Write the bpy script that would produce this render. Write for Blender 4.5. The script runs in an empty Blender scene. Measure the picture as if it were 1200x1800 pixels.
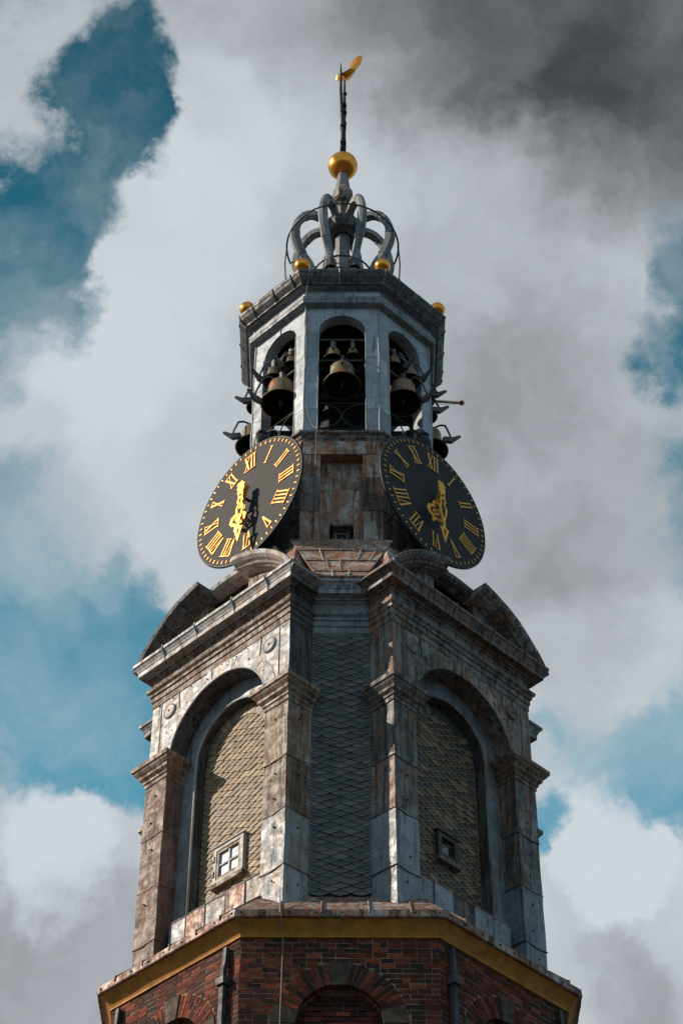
import bpy, math, random
from mathutils import Vector, Matrix, noise
R = math.radians
random.seed(7)
SC = bpy.context.scene
COL = SC.collection

# ------------------------------------------------------------------ camera
cam = bpy.data.cameras.new("camera")
cam.sensor_fit = 'VERTICAL'; cam.sensor_height = 36.0; cam.lens = 73.68
cam.clip_start = 0.1; cam.clip_end = 6000
camo = bpy.data.objects.new("camera", cam); COL.objects.link(camo)
camo.matrix_world = (Matrix.Translation((0, -26.5, 1.6)) @ Matrix.Rotation(R(134.4), 4, 'X') @ Matrix.Rotation(R(0.22), 4, 'Z'))
SC.camera = camo

# ------------------------------------------------------------------ light
SUN = Vector((-1.80, -0.10, 1.12)).normalized()
SKY_STRENGTH = 0.1
world = bpy.data.worlds.new("World"); SC.world = world; world.use_nodes = True

def build_world():
    nt = world.node_tree; N = nt.nodes; L = nt.links
    N.clear()
    out = N.new("ShaderNodeOutputWorld"); bg = N.new("ShaderNodeBackground")
    bg.inputs[1].default_value = SKY_STRENGTH
    L.new(bg.outputs[0], out.inputs[0])
    sky = N.new("ShaderNodeTexSky"); sky.sky_type = 'NISHITA'; sky.sun_disc = False
    sky.sun_elevation = math.asin(SUN.z); sky.sun_rotation = math.atan2(SUN.x, SUN.y)
    sky.altitude = 0; sky.air_density = 1.0; sky.dust_density = 0.6; sky.ozone_density = 1.5
    tc = N.new("ShaderNodeTexCoord")
    def math_(op, a, b=None, clamp=False):
        n = N.new("ShaderNodeMath"); n.operation = op; n.use_clamp = clamp
        for i, v in enumerate((a, b)):
            if v is None: continue
            if isinstance(v, (int, float)): n.inputs[i].default_value = v
            else: L.new(v, n.inputs[i])
        return n.outputs[0]
    def noise_(vec, scale, detail, rough, dist=0.0):
        n = N.new("ShaderNodeTexNoise"); n.inputs['Scale'].default_value = scale
        n.inputs['Detail'].default_value = detail; n.inputs['Roughness'].default_value = rough
        n.inputs['Distortion'].default_value = dist; L.new(vec, n.inputs['Vector']); return n
    def smooth(v, a, b, lo=0.0, hi=1.0):
        n = N.new("ShaderNodeMapRange"); n.interpolation_type = 'SMOOTHSTEP'
        L.new(v, n.inputs[0])
        for i, x in enumerate((a, b, lo, hi)): n.inputs[1 + i].default_value = x
        return n.outputs[0]
    def mixc(f, a, b):
        n = N.new("ShaderNodeMix"); n.data_type = 'RGBA'
        if isinstance(f, (int, float)): n.inputs[0].default_value = f
        else: L.new(f, n.inputs[0])
        for i, v in ((6, a), (7, b)):
            if isinstance(v, tuple): n.inputs[i].default_value = (*v, 1)
            else: L.new(v, n.inputs[i])
        return n.outputs[2]
    d = tc.outputs['Generated']
    # warped direction, so that the cloud banks get billowed outlines
    w = noise_(d, 9.0, 6.0, 0.6)
    sub = N.new("ShaderNodeVectorMath"); sub.operation = 'SUBTRACT'; L.new(w.outputs['Color'], sub.inputs[0]); sub.inputs[1].default_value = (.5, .5, .5)
    scl = N.new("ShaderNodeVectorMath"); scl.operation = 'SCALE'; L.new(sub.outputs[0], scl.inputs[0]); scl.inputs['Scale'].default_value = 0.10
    wd = N.new("ShaderNodeVectorMath"); wd.operation = 'ADD'; L.new(d, wd.inputs[0]); L.new(scl.outputs[0], wd.inputs[1])
    w2 = noise_(d, 34.0, 7.0, 0.62)
    sub2 = N.new("ShaderNodeVectorMath"); sub2.operation = 'SUBTRACT'; L.new(w2.outputs['Color'], sub2.inputs[0]); sub2.inputs[1].default_value = (.5, .5, .5)
    scl2 = N.new("ShaderNodeVectorMath"); scl2.operation = 'SCALE'; L.new(sub2.outputs[0], scl2.inputs[0]); scl2.inputs['Scale'].default_value = 0.035
    wd2 = N.new("ShaderNodeVectorMath"); wd2.operation = 'ADD'; L.new(wd.outputs[0], wd2.inputs[0]); L.new(scl2.outputs[0], wd2.inputs[1])
    nrm = N.new("ShaderNodeVectorMath"); nrm.operation = 'NORMALIZE'; L.new(wd2.outputs[0], nrm.inputs[0])
    wdir = nrm.outputs[0]
    def banks(lst, base):
        acc = base
        for (az, el, rad, wt) in lst:
            v = Vector((math.sin(R(az)) * math.cos(R(el)), math.cos(R(az)) * math.cos(R(el)), math.sin(R(el))))
            dp = N.new("ShaderNodeVectorMath"); dp.operation = 'DOT_PRODUCT'
            L.new(wdir, dp.inputs[0]); dp.inputs[1].default_value = v
            acc = math_('ADD', acc, smooth(dp.outputs['Value'], math.cos(R(rad * 1.35)), math.cos(R(rad * 0.35)), 0, wt))
        return acc
    n1 = noise_(d, 6.0, 9.0, 0.60, 0.35).outputs['Fac']
    n2 = noise_(wdir, 17.0, 7.0, 0.62, 0.25).outputs['Fac']
    n3 = noise_(wdir, 3.4, 5.0, 0.5).outputs['Fac']
    n4 = noise_(wdir, 34.0, 5.0, 0.62, 0.2).outputs['Fac']
    dens = math_('ADD', math_('MULTIPLY', n1, 1.15), math_('ADD', math_('MULTIPLY', n2, 0.55), math_('MULTIPLY', n4, 0.18)))
    dens = banks(CLOUD_BANKS, dens)
    cover = smooth(dens, 0.68, 1.22)
    # thin veil of high cloud between the banks
    veil = banks(VEIL_BANKS, math_('ADD', math_('MULTIPLY', n2, 0.55), math_('MULTIPLY', n1, 0.65)))
    veil = smooth(veil, 0.50, 1.10, 0.0, 0.55)
    # thickness of the bank decides how grey its underside is
    thick = banks(GREY_BANKS, math_('ADD', math_('MULTIPLY', n3, 0.60), math_('ADD', math_('MULTIPLY', n2, 0.36), math_('MULTIPLY', n4, 0.10))))
    grey = smooth(thick, 0.20, 1.34)
    ccol = mixc(grey, CLOUD_WHITE, CLOUD_GREY)
    tint = N.new("ShaderNodeMix"); tint.data_type = 'RGBA'; tint.blend_type = 'MULTIPLY'; tint.inputs[0].default_value = 1
    L.new(sky.outputs[0], tint.inputs[6]); tint.inputs[7].default_value = (*SKY_TINT, 1)
    sep = N.new("ShaderNodeSeparateXYZ"); L.new(d, sep.inputs[0])
    clear = mixc(smooth(sep.outputs[2], 0.90, 0.50), tint.outputs[2], SKY_LOW)      # paler blue towards the horizon
    fin = mixc(cover, mixc(veil, clear, CLOUD_WHITE), ccol)
    L.new(fin, bg.inputs[0])

# azimuth, elevation, radius (degrees), weight
CLOUD_WHITE = (6.2, 6.7, 7.1)
CLOUD_GREY = (0.40, 0.45, 0.52)
SKY_TINT = (0.02, 0.50, 0.47)
SKY_LOW = (0.62, 3.2, 4.7)
CLOUD_BANKS = [(-2.72, 55.88, 3.89, 0.46), (-4.58, 52.80, 3.58, 0.44), (-6.20, 49.51, 2.64, 0.40), (-6.15, 47.03, 2.33, 0.25), (6.45, 53.48, 4.67, 0.55), (8.11, 48.00, 3.89, 0.45), (6.42, 43.44, 3.89, 0.40), (12.25, 56.04, 4.04, 0.55), (-4.35, 44.32, 2.33, 0.20), (-9.14, 33.60, 3.42, 0.44), (-9.50, 31.06, 3.42, 0.44), (-8.09, 35.49, 1.40, 0.20), (8.97, 34.37, 1.87, 0.50), (8.90, 31.84, 3.11, 0.50), (8.71, 40.19, 2.33, 0.22), (-15.21, 56.76, 1.40, 0.16), (-14.90, 54.23, 1.09, 0.20), (0.00, 35.15, 4.67, 0.20), (0.00, 44.40, 4.67, 0.20), (-9.91, 45.21, 2.18, 0.16), (-12.38, 46.52, 1.71, 0.16), (9.95, 40.40, 2.02, 0.20), (10.25, 38.52, 0.93, 0.08), (-11.08, 55.71, 1.71, -0.60), (-9.20, 54.43, 1.17, -0.50), (-12.41, 52.70, 1.71, -0.50), (-13.16, 50.77, 1.87, -0.40), (-10.77, 49.79, 1.24, -0.40), (-12.87, 47.71, 1.09, -0.20), (-11.65, 43.03, 2.33, -0.36), (-8.43, 41.14, 1.71, -0.44), (-11.22, 40.74, 2.02, -0.42), (-7.84, 38.10, 1.87, -0.50), (-10.56, 38.04, 1.56, -0.30), (13.84, 48.84, 1.71, -0.50), (13.43, 50.90, 1.40, -0.26), (6.90, 35.71, 0.93, -0.50), (8.06, 38.31, 1.09, -0.30), (10.49, 36.44, 1.71, -0.36), (11.59, 38.40, 1.71, -0.30)]
GREY_BANKS = [(16.05, 58.29, 6.53, 0.42), (6.36, 58.56, 4.35, 0.20), (15.49, 54.46, 3.42, 0.16), (8.87, 45.61, 3.73, 0.14), (7.29, 41.84, 2.80, 0.12), (-9.39, 31.51, 4.04, 0.22), (8.75, 31.99, 1.24, 0.14), (9.61, 30.61, 1.87, 0.16), (5.25, 49.55, 3.73, 0.10), (-8.72, 51.81, 2.49, -0.22), (-9.10, 48.39, 2.02, -0.26), (-6.33, 54.54, 1.87, -0.14), (9.05, 34.96, 1.71, -0.60), (-9.55, 35.23, 1.71, -0.40), (-2.51, 52.10, 3.11, -0.06)]
VEIL_BANKS = [(-11.60, 45.99, 3.73, 0.22), (-11.30, 42.29, 3.11, 0.08), (-9.98, 39.32, 2.33, 0.10), (9.86, 38.56, 2.95, 0.24), (12.76, 51.13, 2.02, 0.16), (-13.19, 50.92, 1.87, 0.00)]
build_world()

sun = bpy.data.lights.new("sun", 'SUN'); sun.energy = 4.6; sun.angle = R(0.53); sun.color = (1.0, 0.86, 0.70)
suno = bpy.data.objects.new("sun", sun); COL.objects.link(suno)
suno.rotation_euler = SUN.to_track_quat('Z', 'Y').to_euler()
suno.location = SUN * 80

SC.view_settings.view_transform = 'Standard'; SC.view_settings.look = 'None'
SC.view_settings.exposure = 0.0; SC.view_settings.gamma = 1.0
SC.view_settings.use_curve_mapping = False
SC.render.engine = 'CYCLES'
SC.cycles.use_denoising = True
SC.cycles.max_bounces = 6

# ------------------------------------------------------------------ material helpers
class NT:
    def __init__(s, name):
        s.m = bpy.data.materials.new(name); s.m.use_nodes = True
        s.N = s.m.node_tree.nodes; s.L = s.m.node_tree.links
        s.b = s.N["Principled BSDF"]
        s.pos = s.N.new("ShaderNodeNewGeometry").outputs['Position']
        s.rnd = s.N.new("ShaderNodeObjectInfo").outputs['Random']
    def put(s, v, sock):
        if isinstance(v, (int, float)): sock.default_value = v
        elif isinstance(v, tuple): sock.default_value = (*v, 1) if len(sock.default_value) == 4 else v
        else: s.L.new(v, sock)
    def math(s, op, a, b=0.0, clamp=False):
        n = s.N.new("ShaderNodeMath"); n.operation = op; n.use_clamp = clamp
        s.put(a, n.inputs[0]); s.put(b, n.inputs[1]); return n.outputs[0]
    def scale(s, v, sc):
        n = s.N.new("ShaderNodeVectorMath"); n.operation = 'MULTIPLY'; s.put(v, n.inputs[0]); n.inputs[1].default_value = sc
        return n.outputs[0]
    def off(s, v, f):
        # shift a coordinate by the object's random number, so that no two pieces look alike
        n = s.N.new("ShaderNodeVectorMath"); n.operation = 'ADD'; s.put(v, n.inputs[0])
        c = s.N.new("ShaderNodeCombineXYZ"); q = s.math('MULTIPLY', s.rnd, f)
        for i in range(3): s.L.new(q, c.inputs[i])
        s.L.new(c.outputs[0], n.inputs[1]); return n.outputs[0]
    def noise(s, vec, scale, detail=5, rough=.55, dist=0.0):
        n = s.N.new("ShaderNodeTexNoise"); s.L.new(vec, n.inputs['Vector'])
        n.inputs['Scale'].default_value = scale; n.inputs['Detail'].default_value = detail
        n.inputs['Roughness'].default_value = rough; n.inputs['Distortion'].default_value = dist
        return n.outputs['Fac']
    def ss(s, v, a, b, lo=0.0, hi=1.0):
        n = s.N.new("ShaderNodeMapRange"); n.interpolation_type = 'SMOOTHSTEP'; s.put(v, n.inputs[0])
        for i, x in enumerate((a, b, lo, hi)): n.inputs[1 + i].default_value = x
        return n.outputs[0]
    def mix(s, f, a, b, blend='MIX'):
        n = s.N.new("ShaderNodeMix"); n.data_type = 'RGBA'; n.blend_type = blend
        s.put(f, n.inputs[0]); s.put(a, n.inputs[6]); s.put(b, n.inputs[7]); return n.outputs[2]
    def ramp(s, v, stops):
        n = s.N.new("ShaderNodeValToRGB"); e = n.color_ramp.elements
        while len(e) < len(stops): e.new(0.5)
        for q, (p, c) in zip(e, stops): q.position = p; q.color = (*c, 1)
        s.put(v, n.inputs[0]); return n.outputs[0]
    def finish(s, col, rough=.6, metal=0.0, height=None, strength=.3, dist=.01, spec=.4):
        s.put(col, s.b.inputs['Base Color']); s.put(rough, s.b.inputs['Roughness']); s.put(metal, s.b.inputs['Metallic'])
        s.b.inputs['Specular IOR Level'].default_value = spec
        if height is not None:
            bp = s.N.new("ShaderNodeBump"); bp.inputs['Strength'].default_value = strength; bp.inputs['Distance'].default_value = dist
            s.L.new(height, bp.inputs['Height']); s.L.new(bp.outputs[0], s.b.inputs['Normal'])
        return s.m

def patina(name, base, light, tan, dark, rust, wt=.5, wd=.5, wr=.3, var=.5, rough=.55, metal=0.1):
    """weathered lead sheet: grey metal, chalky bloom, tan runs, black soot and rust-brown stains"""
    t = NT(name)
    p = t.off(t.pos, 17.0)
    big = t.noise(p, 2.2, 7, .62, .5)
    run = t.noise(t.scale(p, (9.0, 9.0, 0.8)), 1.0, 8, .68, .5)
    mid = t.noise(p, 7.0, 8, .68, .4)
    blot = t.noise(p, 3.4, 9, .72, .8)
    fine = t.noise(p, 46.0, 6, .72)
    def cut(v, w, soft=.06): return t.ss(v, .66 - .32 * w - soft, .66 - .32 * w + soft)
    c = t.mix(cut(big, .52, .10), base, light)
    c = t.mix(t.math('MULTIPLY', cut(t.math('ADD', t.math('MULTIPLY', run, .75), t.math('MULTIPLY', blot, .25)), wt), .85), c, tan)
    sheet = t.ss(t.math('ADD', t.rnd, t.math('MULTIPLY', blot, .5)), .95, 1.10)          # some sheets are stained all over
    c = t.mix(t.math('MULTIPLY', sheet, var), c, rust)
    c = t.mix(t.math('MULTIPLY', cut(t.math('ADD', t.math('MULTIPLY', blot, .45), t.math('MULTIPLY', run, .55)), wr, .05), .85), c, rust)
    soot = t.math('ADD', t.math('MULTIPLY', t.noise(t.scale(p, (13, 13, .7)), 1.0, 8, .7, .3), .72), t.math('MULTIPLY', mid, .28))
    c = t.mix(t.math('MULTIPLY', cut(soot, wd, .05), .88), c, dark)
    c = t.mix(t.ss(fine, .42, .60, .45, 0.0), c, t.mix(.75, c, dark))
    c = t.mix(t.ss(t.noise(p, 26, 6, .7), .60, .66, 0, .7), c, t.mix(.65, c, light))
    c = t.mix(t.ss(t.noise(p, 17, 7, .75, .6), .60, .66, 0, .45), c, t.mix(.85, c, dark))
    rn = t.math('ADD', t.math('MULTIPLY', t.math('FRACT', t.math('MULTIPLY', t.rnd, 13.7)), .5), .74)
    cmb = t.N.new("ShaderNodeCombineXYZ")
    for i in range(3): t.L.new(rn, cmb.inputs[i])
    c = t.mix(1.0, c, cmb.outputs[0], 'MULTIPLY')
    h = t.math('ADD', t.math('MULTIPLY', mid, .5), t.math('MULTIPLY', fine, .25))
    h = t.math('ADD', h, t.math('MULTIPLY', t.noise(t.scale(p, (2.5, 2.5, 6)), 1.0, 3, .5), .9))
    return t.finish(c, t.ss(mid, .35, .65, rough - .1, rough + .2), metal, h, .32, .018, .4)

def plain(name, col, rough=.5, metal=0.0, var=.25, nscale=8.0, bump=.2, dark=None, spec=.4):
    t = NT(name); p = t.off(t.pos, 9.0)
    a = t.noise(p, nscale, 6, .6, .2); b = t.noise(t.scale(p, (9, 9, 1.2)), 1.0, 5, .6)
    dk = dark or tuple(x * .35 for x in col)
    c = t.mix(t.math('MULTIPLY', t.ss(t.math('ADD', t.math('MULTIPLY', a, .6), t.math('MULTIPLY', b, .4)), .38, .68), var * 2, True), col, dk)
    return t.finish(c, t.ss(a, .3, .7, max(.05, rough - .1), rough + .12), metal, t.math('ADD', a, t.math('MULTIPLY', t.noise(p, 60, 3), .3)), bump, .01, spec)

M = {}
M['lead'] = patina('weathered_lead', (.20, .225, .25), (.32, .345, .375), (.27, .25, .225), (.065, .065, .068), (.17, .115, .085), wt=.34, wd=.30, wr=.16, var=.12, rough=.5)
M['zinc'] = patina('pale_blue_zinc', (.33, .385, .44), (.45, .50, .55), (.38, .365, .34), (.15, .16, .17), (.28, .22, .18), wt=.26, wd=.26, wr=.14, var=.08, rough=.48)
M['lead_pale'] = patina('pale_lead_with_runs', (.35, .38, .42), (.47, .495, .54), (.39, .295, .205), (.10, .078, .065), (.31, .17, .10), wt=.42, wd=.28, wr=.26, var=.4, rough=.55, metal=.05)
M['lead_tan'] = patina('tan_stained_lead', (.33, .265, .21), (.45, .41, .37), (.33, .195, .105), (.065, .046, .037), (.24, .11, .06), wt=.52, wd=.38, wr=.42, var=.45, rough=.62, metal=.0)
M['lead_rose'] = patina('rose_brown_lead', (.20, .12, .095), (.29, .20, .17), (.22, .115, .07), (.05, .036, .032), (.15, .07, .05), wt=.48, wd=.32, wr=.40, var=.3, rough=.62, metal=.0)
M['lead_dark'] = patina('dark_lead', (.10, .108, .118), (.175, .185, .195), (.14, .105, .075), (.030, .029, .029), (.13, .07, .044), wt=.36, wd=.42, wr=.25, var=.25, rough=.55)  # darkest lead tone; on soffits, reveals, returns, recess panels, roof and seams
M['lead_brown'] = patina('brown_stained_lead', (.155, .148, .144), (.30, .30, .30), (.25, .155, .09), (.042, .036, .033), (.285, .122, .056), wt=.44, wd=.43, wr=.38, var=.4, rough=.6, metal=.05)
M['copper'] = patina('stained_copper', (.30, .14, .09), (.52, .47, .44), (.40, .20, .10), (.055, .038, .032), (.28, .095, .052), wt=.47, wd=.38, wr=.44, var=.4, rough=.55, metal=.1)
M['rust_patch'] = patina('rust_and_white_patched_copper', (.36, .23, .17), (.60, .56, .53), (.44, .22, .105), (.05, .036, .03), (.33, .12, .055), wt=.46, wd=.32, wr=.40, var=.3, rough=.55, metal=.05)
M['cove'] = plain('ochre_paint', (.54, .235, .036), .65, 0, .38, 4.5, .3, (.24, .10, .02))
M['mortar'] = plain('lime_mortar', (.34, .26, .175), .9, 0, .4, 12, .4, (.09, .07, .055))
M['stone'] = plain('sooty_sandstone', (.105, .075, .05), .85, 0, .42, 7, .5, (.03, .023, .019))
M['iron'] = plain('black_iron', (.022, .024, .027), .5, .3, .3, 14, .2)
M['iron_grey'] = plain('grey_iron', (.12, .125, .13), .5, .4, .4, 12, .25, (.05, .03, .02))
M['pipe'] = plain('grey_lead_pipe', (.05, .053, .058), .6, .0, .35, 6, .3)
M['inside'] = plain('dark_timber_and_bell_shade', (.020, .017, .015), .85, 0, .3, 9, .4)  # belfry timber; on the bell hollows its near-black is painted shade
def dial_paint():
    t = NT('black_dial_paint'); a = t.noise(t.pos, 2.2, 5, .6); f = t.noise(t.pos, 60, 4, .7)
    c = t.mix(t.ss(a, .4, .65), (.0265, .0265, .028), (.032, .0315, .0315))
    c = t.mix(t.ss(f, .62, .74, 0, .4), c, (.06, .055, .05))
    return t.finish(c, .68, 0, f, .05, .004, .25)
M['dial'] = dial_paint()
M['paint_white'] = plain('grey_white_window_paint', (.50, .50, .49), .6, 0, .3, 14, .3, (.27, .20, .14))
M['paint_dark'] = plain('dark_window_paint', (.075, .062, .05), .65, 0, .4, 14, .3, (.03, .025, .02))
M['rope'] = plain('pale_cable', (.30, .27, .22), .8, 0, .3, 30, .1)
M['pole'] = plain('pale_pole_paint', (.62, .50, .38), .55, 0, .35, 12, .2, (.35, .2, .11))
M['red'] = plain('red_paint', (.42, .035, .025), .4, 0, .2, 12, .1)
M['nail'] = plain('dark_nail', (.045, .032, .026), .7, 0, .3, 30, .1)

def gold(name, col, rough, wear, metal=1.0):
    t = NT(name); p = t.off(t.pos, 5.0)
    a = t.noise(p, 9.0, 6, .65, .3)
    c = t.mix(t.math('MULTIPLY', t.ss(a, .55, .70), wear), col, tuple(x * .22 for x in col))
    return t.finish(c, t.ss(a, .3, .7, rough - .06, rough + .14), metal, t.noise(p, 14, 4), .12, .01)
M['gold'] = gold('gold_leaf', (.95, .37, .055), .24, .75)
M['gold_hand'] = gold('gold_leaf_hands', (.84, .41, .055), .40, .2, .55)
M['gold_flat'] = gold('gold_leaf_lettering', (.82, .42, .105), .52, .25, .45)

def bronze():
    t = NT('old_bronze'); p = t.off(t.pos, 9.0)
    a = t.noise(p, 4.0, 6, .6, .3); b = t.noise(t.scale(p, (12, 12, 2)), 1.0, 5, .6)
    c = t.mix(t.ss(a, .42, .60), (.13, .10, .065), (.22, .19, .135))
    c = t.mix(t.ss(b, .46, .60), c, (.34, .15, .05))
    return t.finish(c, .5, .45, a, .2, .01)
M['bronze'] = bronze()

def slate(name, stops, edge_col, edge_w, rough=.55):
    t = NT(name); p = t.off(t.pos, 11.0)
    c = t.ramp(t.rnd, stops)
    a = t.noise(p, 7.0, 6, .65); f = t.noise(p, 45.0, 4, .7)
    at = t.N.new('ShaderNodeAttribute'); at.attribute_name = 'edge'
    e = t.ss(t.math('ADD', at.outputs['Fac'], t.math('MULTIPLY', t.math('ADD', a, t.math('MULTIPLY', f, .6)), .9)), .85, 1.25)
    c = t.mix(t.math('MULTIPLY', e, edge_w), c, edge_col)
    c = t.mix(t.ss(a, .42, .66, 0, .5), c, t.mix(.75, c, (.02, .02, .022)))
    c = t.mix(t.ss(f, .58, .70, 0, .5), c, t.mix(.6, c, (.30, .27, .22)))
    return t.finish(c, rough, 0, t.math('ADD', a, t.math('MULTIPLY', f, .5)), .5, .012, .45)
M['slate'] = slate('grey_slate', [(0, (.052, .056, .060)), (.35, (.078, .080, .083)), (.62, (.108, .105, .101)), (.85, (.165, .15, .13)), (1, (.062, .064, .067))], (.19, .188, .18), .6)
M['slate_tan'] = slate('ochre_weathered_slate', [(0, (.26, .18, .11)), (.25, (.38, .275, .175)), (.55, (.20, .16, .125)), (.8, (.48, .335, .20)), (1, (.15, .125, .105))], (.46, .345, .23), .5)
M['slate_mix'] = slate('mottled_slate', [(0, (.040, .040, .040)), (.5, (.062, .058, .052)), (.68, (.085, .072, .052)), (.80, (.29, .205, .12)), (.90, (.25, .17, .10)), (1, (.05, .048, .045))], (.40, .285, .17), .85)

def bricks():
    t = NT('red_brick'); p = t.off(t.pos, 23.0)
    c = t.ramp(t.rnd, [(0, (.035, .019, .017)), (.3, (.08, .024, .018)), (.6, (.135, .031, .018)), (.82, (.20, .044, .022)), (.95, (.32, .075, .032)), (1, (.035, .024, .021))])
    a = t.noise(p, 9.0, 6, .65); f = t.noise(p, 70, 4, .7)
    c = t.mix(t.ss(a, .42, .72, 0, .55), c, t.mix(.8, c, (.02, .015, .014)))
    c = t.mix(t.ss(t.noise(t.pos, 1.7, 4, .6), .5, .68, 0, .55), c, (.028, .018, .016))
    c = t.mix(t.ss(f, .62, .74, 0, .35), c, (.35, .24, .16))
    return t.finish(c, .85, 0, t.math('ADD', a, f), .6, .008, .25)
M['brick'] = bricks()

def brick_far():
    t = NT('brickwork_low_down')
    n = t.N.new("ShaderNodeTexBrick"); cc = t.N.new("ShaderNodeCombineXYZ"); sp = t.N.new("ShaderNodeSeparateXYZ")
    t.L.new(t.pos, sp.inputs[0]); t.L.new(t.math('ADD', sp.outputs[0], sp.outputs[1]), cc.inputs[0]); t.L.new(sp.outputs[2], cc.inputs[1])
    t.L.new(cc.outputs[0], n.inputs['Vector']); n.inputs['Scale'].default_value = 1; n.inputs['Brick Width'].default_value = .18; n.inputs['Row Height'].default_value = .076; n.inputs['Mortar Size'].default_value = .008
    n.inputs['Color1'].default_value = (.13, .033, .02, 1); n.inputs['Color2'].default_value = (.06, .023, .018, 1); n.inputs['Mortar'].default_value = (.20, .155, .11, 1)
    return t.finish(n.outputs['Color'], .85)
M['brick_far'] = brick_far()

def glass(name, col, rough):
    t = NT(name); return t.finish(col, rough, 0.0, t.noise(t.pos, 3.0, 2), .15, .02, 1.0)
M['glass'] = glass('window_glass', (.03, .045, .055), .04)
M['glass_pale'] = glass('pale_curtained_glass', (.40, .45, .50), .10)

def ground_mat():
    t = NT('paving'); a = t.noise(t.pos, .3, 6, .6); f = t.noise(t.pos, 8, 5, .6)
    return t.finish(t.mix(t.ss(t.math('ADD', t.math('MULTIPLY', a, .6), t.math('MULTIPLY', f, .4)), .35, .65), (.035, .034, .033), (.065, .06, .055)), .85, 0, f, .4, .02)
M['paving'] = ground_mat()

# ------------------------------------------------------------------ mesh helpers
class MB:
    def __init__(s): s.v = []; s.f = []
    def add(s, vs, fs):
        o = len(s.v); s.v += [tuple(x) for x in vs]; s.f += [tuple(i + o for i in q) for q in fs]; return s
    def hexa(s, p):                       # 8 corners, 0-3 one side, 4-7 the other
        return s.add(p, [(3, 2, 1, 0), (4, 5, 6, 7), (0, 1, 5, 4), (1, 2, 6, 5), (2, 3, 7, 6), (3, 0, 4, 7)])
    def box(s, fr, u0, u1, d0, d1, z0, z1, nu=1, nz=1):
        if nu == 1 and nz == 1:
            return s.hexa([fr(u0, d0, z0), fr(u1, d0, z0), fr(u1, d1, z0), fr(u0, d1, z0), fr(u0, d0, z1), fr(u1, d0, z1), fr(u1, d1, z1), fr(u0, d1, z1)])
        # front finely divided, sides stitched
        vs = []; fs = []
        for side in (d1, d0):
            for j in range(nz + 1):
                for i in range(nu + 1):
                    vs.append(fr(u0 + (u1 - u0) * i / nu, side, z0 + (z1 - z0) * j / nz))
        W = nu + 1; S = W * (nz + 1)
        for j in range(nz):
            for i in range(nu):
                a = j * W + i; fs.append((a, a + 1, a + W + 1, a + W)); fs.append((S + a, S + a + W, S + a + W + 1, S + a + 1))
        for i in range(nu):
            a = i; fs.append((a, S + a, S + a + 1, a + 1)); a = nz * W + i; fs.append((a, a + 1, S + a + 1, S + a))
        for j in range(nz):
            a = j * W; fs.append((a, a + W, S + a + W, S + a)); a = j * W + nu; fs.append((a, S + a, S + a + W, a + W))
        return s.add(vs, fs)
    def tube(s, path, r, n=8, cap=True, closed=False):
        P = [Vector(p) for p in path]; k = len(P); rs = r if isinstance(r, (list, tuple)) else [r] * k
        vs = []; up = None
        for i in range(k):
            a = P[(i - 1) % k] if closed or i > 0 else P[i]; b = P[(i + 1) % k] if closed or i < k - 1 else P[i]
            t = (b - a).normalized()
            if up is None: up = Vector((0, 0, 1)) if abs(t.z) < .9 else Vector((1, 0, 0))
            x = t.cross(up).normalized(); y = x.cross(t).normalized(); up = y
            for j in range(n):
                q = 2 * math.pi * j / n; vs.append(P[i] + (x * math.cos(q) + y * math.sin(q)) * rs[i])
        fs = []
        for i in range(k if closed else k - 1):
            for j in range(n):
                i2 = (i + 1) % k
                fs.append((i * n + j, i * n + (j + 1) % n, i2 * n + (j + 1) % n, i2 * n + j))
        if cap and not closed: fs += [tuple(range(n))[::-1], tuple((k - 1) * n + j for j in range(n))]
        return s.add(vs, fs)
    def lathe(s, prof, n=16, c=(0, 0, 0), ph=0.0, m=None):
        vs = []; fs = []
        for (r, z) in prof:
            for j in range(n):
                a = ph + 2 * math.pi * j / n; q = Vector((r * math.cos(a), r * math.sin(a), z))
                if m is not None: q = m @ q
                vs.append(q + Vector(c))
        for i in range(len(prof) - 1):
            for j in range(n):
                fs.append((i * n + j, i * n + (j + 1) % n, (i + 1) * n + (j + 1) % n, (i + 1) * n + j))
        return s.add(vs, fs)
    def poly(s, fr, pts, d0, d1):         # polygon in (u,z) extruded in d
        n = len(pts)
        vs = [fr(u, d1, z) for u, z in pts] + [fr(u, d0, z) for u, z in pts]
        return s.add(vs, [tuple(range(n)), tuple(range(2 * n - 1, n - 1, -1))] + [(i, n + i, n + (i + 1) % n, (i + 1) % n) for i in range(n)])
    def ring(s, fr, outer, inner, d0, d1, closed=True):   # two outlines with the same number of points: a flat band with a hole
        n = len(outer); vs = []
        for d in (d1, d0):
            vs += [fr(u, d, z) for u, z in outer] + [fr(u, d, z) for u, z in inner]
        fs = []
        for i in range(n if closed else n - 1):
            j = (i + 1) % n
            fs += [(i, j, n + j, n + i), (2 * n + i, 3 * n + i, 3 * n + j, 2 * n + j), (i, 2 * n + i, 2 * n + j, j), (n + i, n + j, 3 * n + j, 3 * n + i)]
        if not closed:
            fs += [(0, n, 3 * n, 2 * n), (n - 1, 3 * n - 1, 4 * n - 1, 2 * n - 1)]
        return s.add(vs, fs)
    def sphere(s, c, r, n=20, k=12):
        prof = [(max(1e-4, r * math.sin(math.pi * i / k)), -r * math.cos(math.pi * i / k)) for i in range(k + 1)]
        return s.lathe(prof, n, c)
    def wobble(s, amp=.006, sc=2.2, seed=0.0):
        o = Vector((seed, seed * 2.3, seed * .7))
        s.v = [tuple(Vector(p) + noise.noise_vector(Vector(p) * sc + o) * amp) for p in s.v]; return s

def F(az):
    a = R(az); n = Vector((math.sin(a), -math.cos(a), 0)); r = Vector((math.cos(a), math.sin(a), 0))
    return lambda u, d, z: n * d + r * u + Vector((0, 0, z))
def W3(x, y, z): return Vector((x, y, z))

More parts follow.
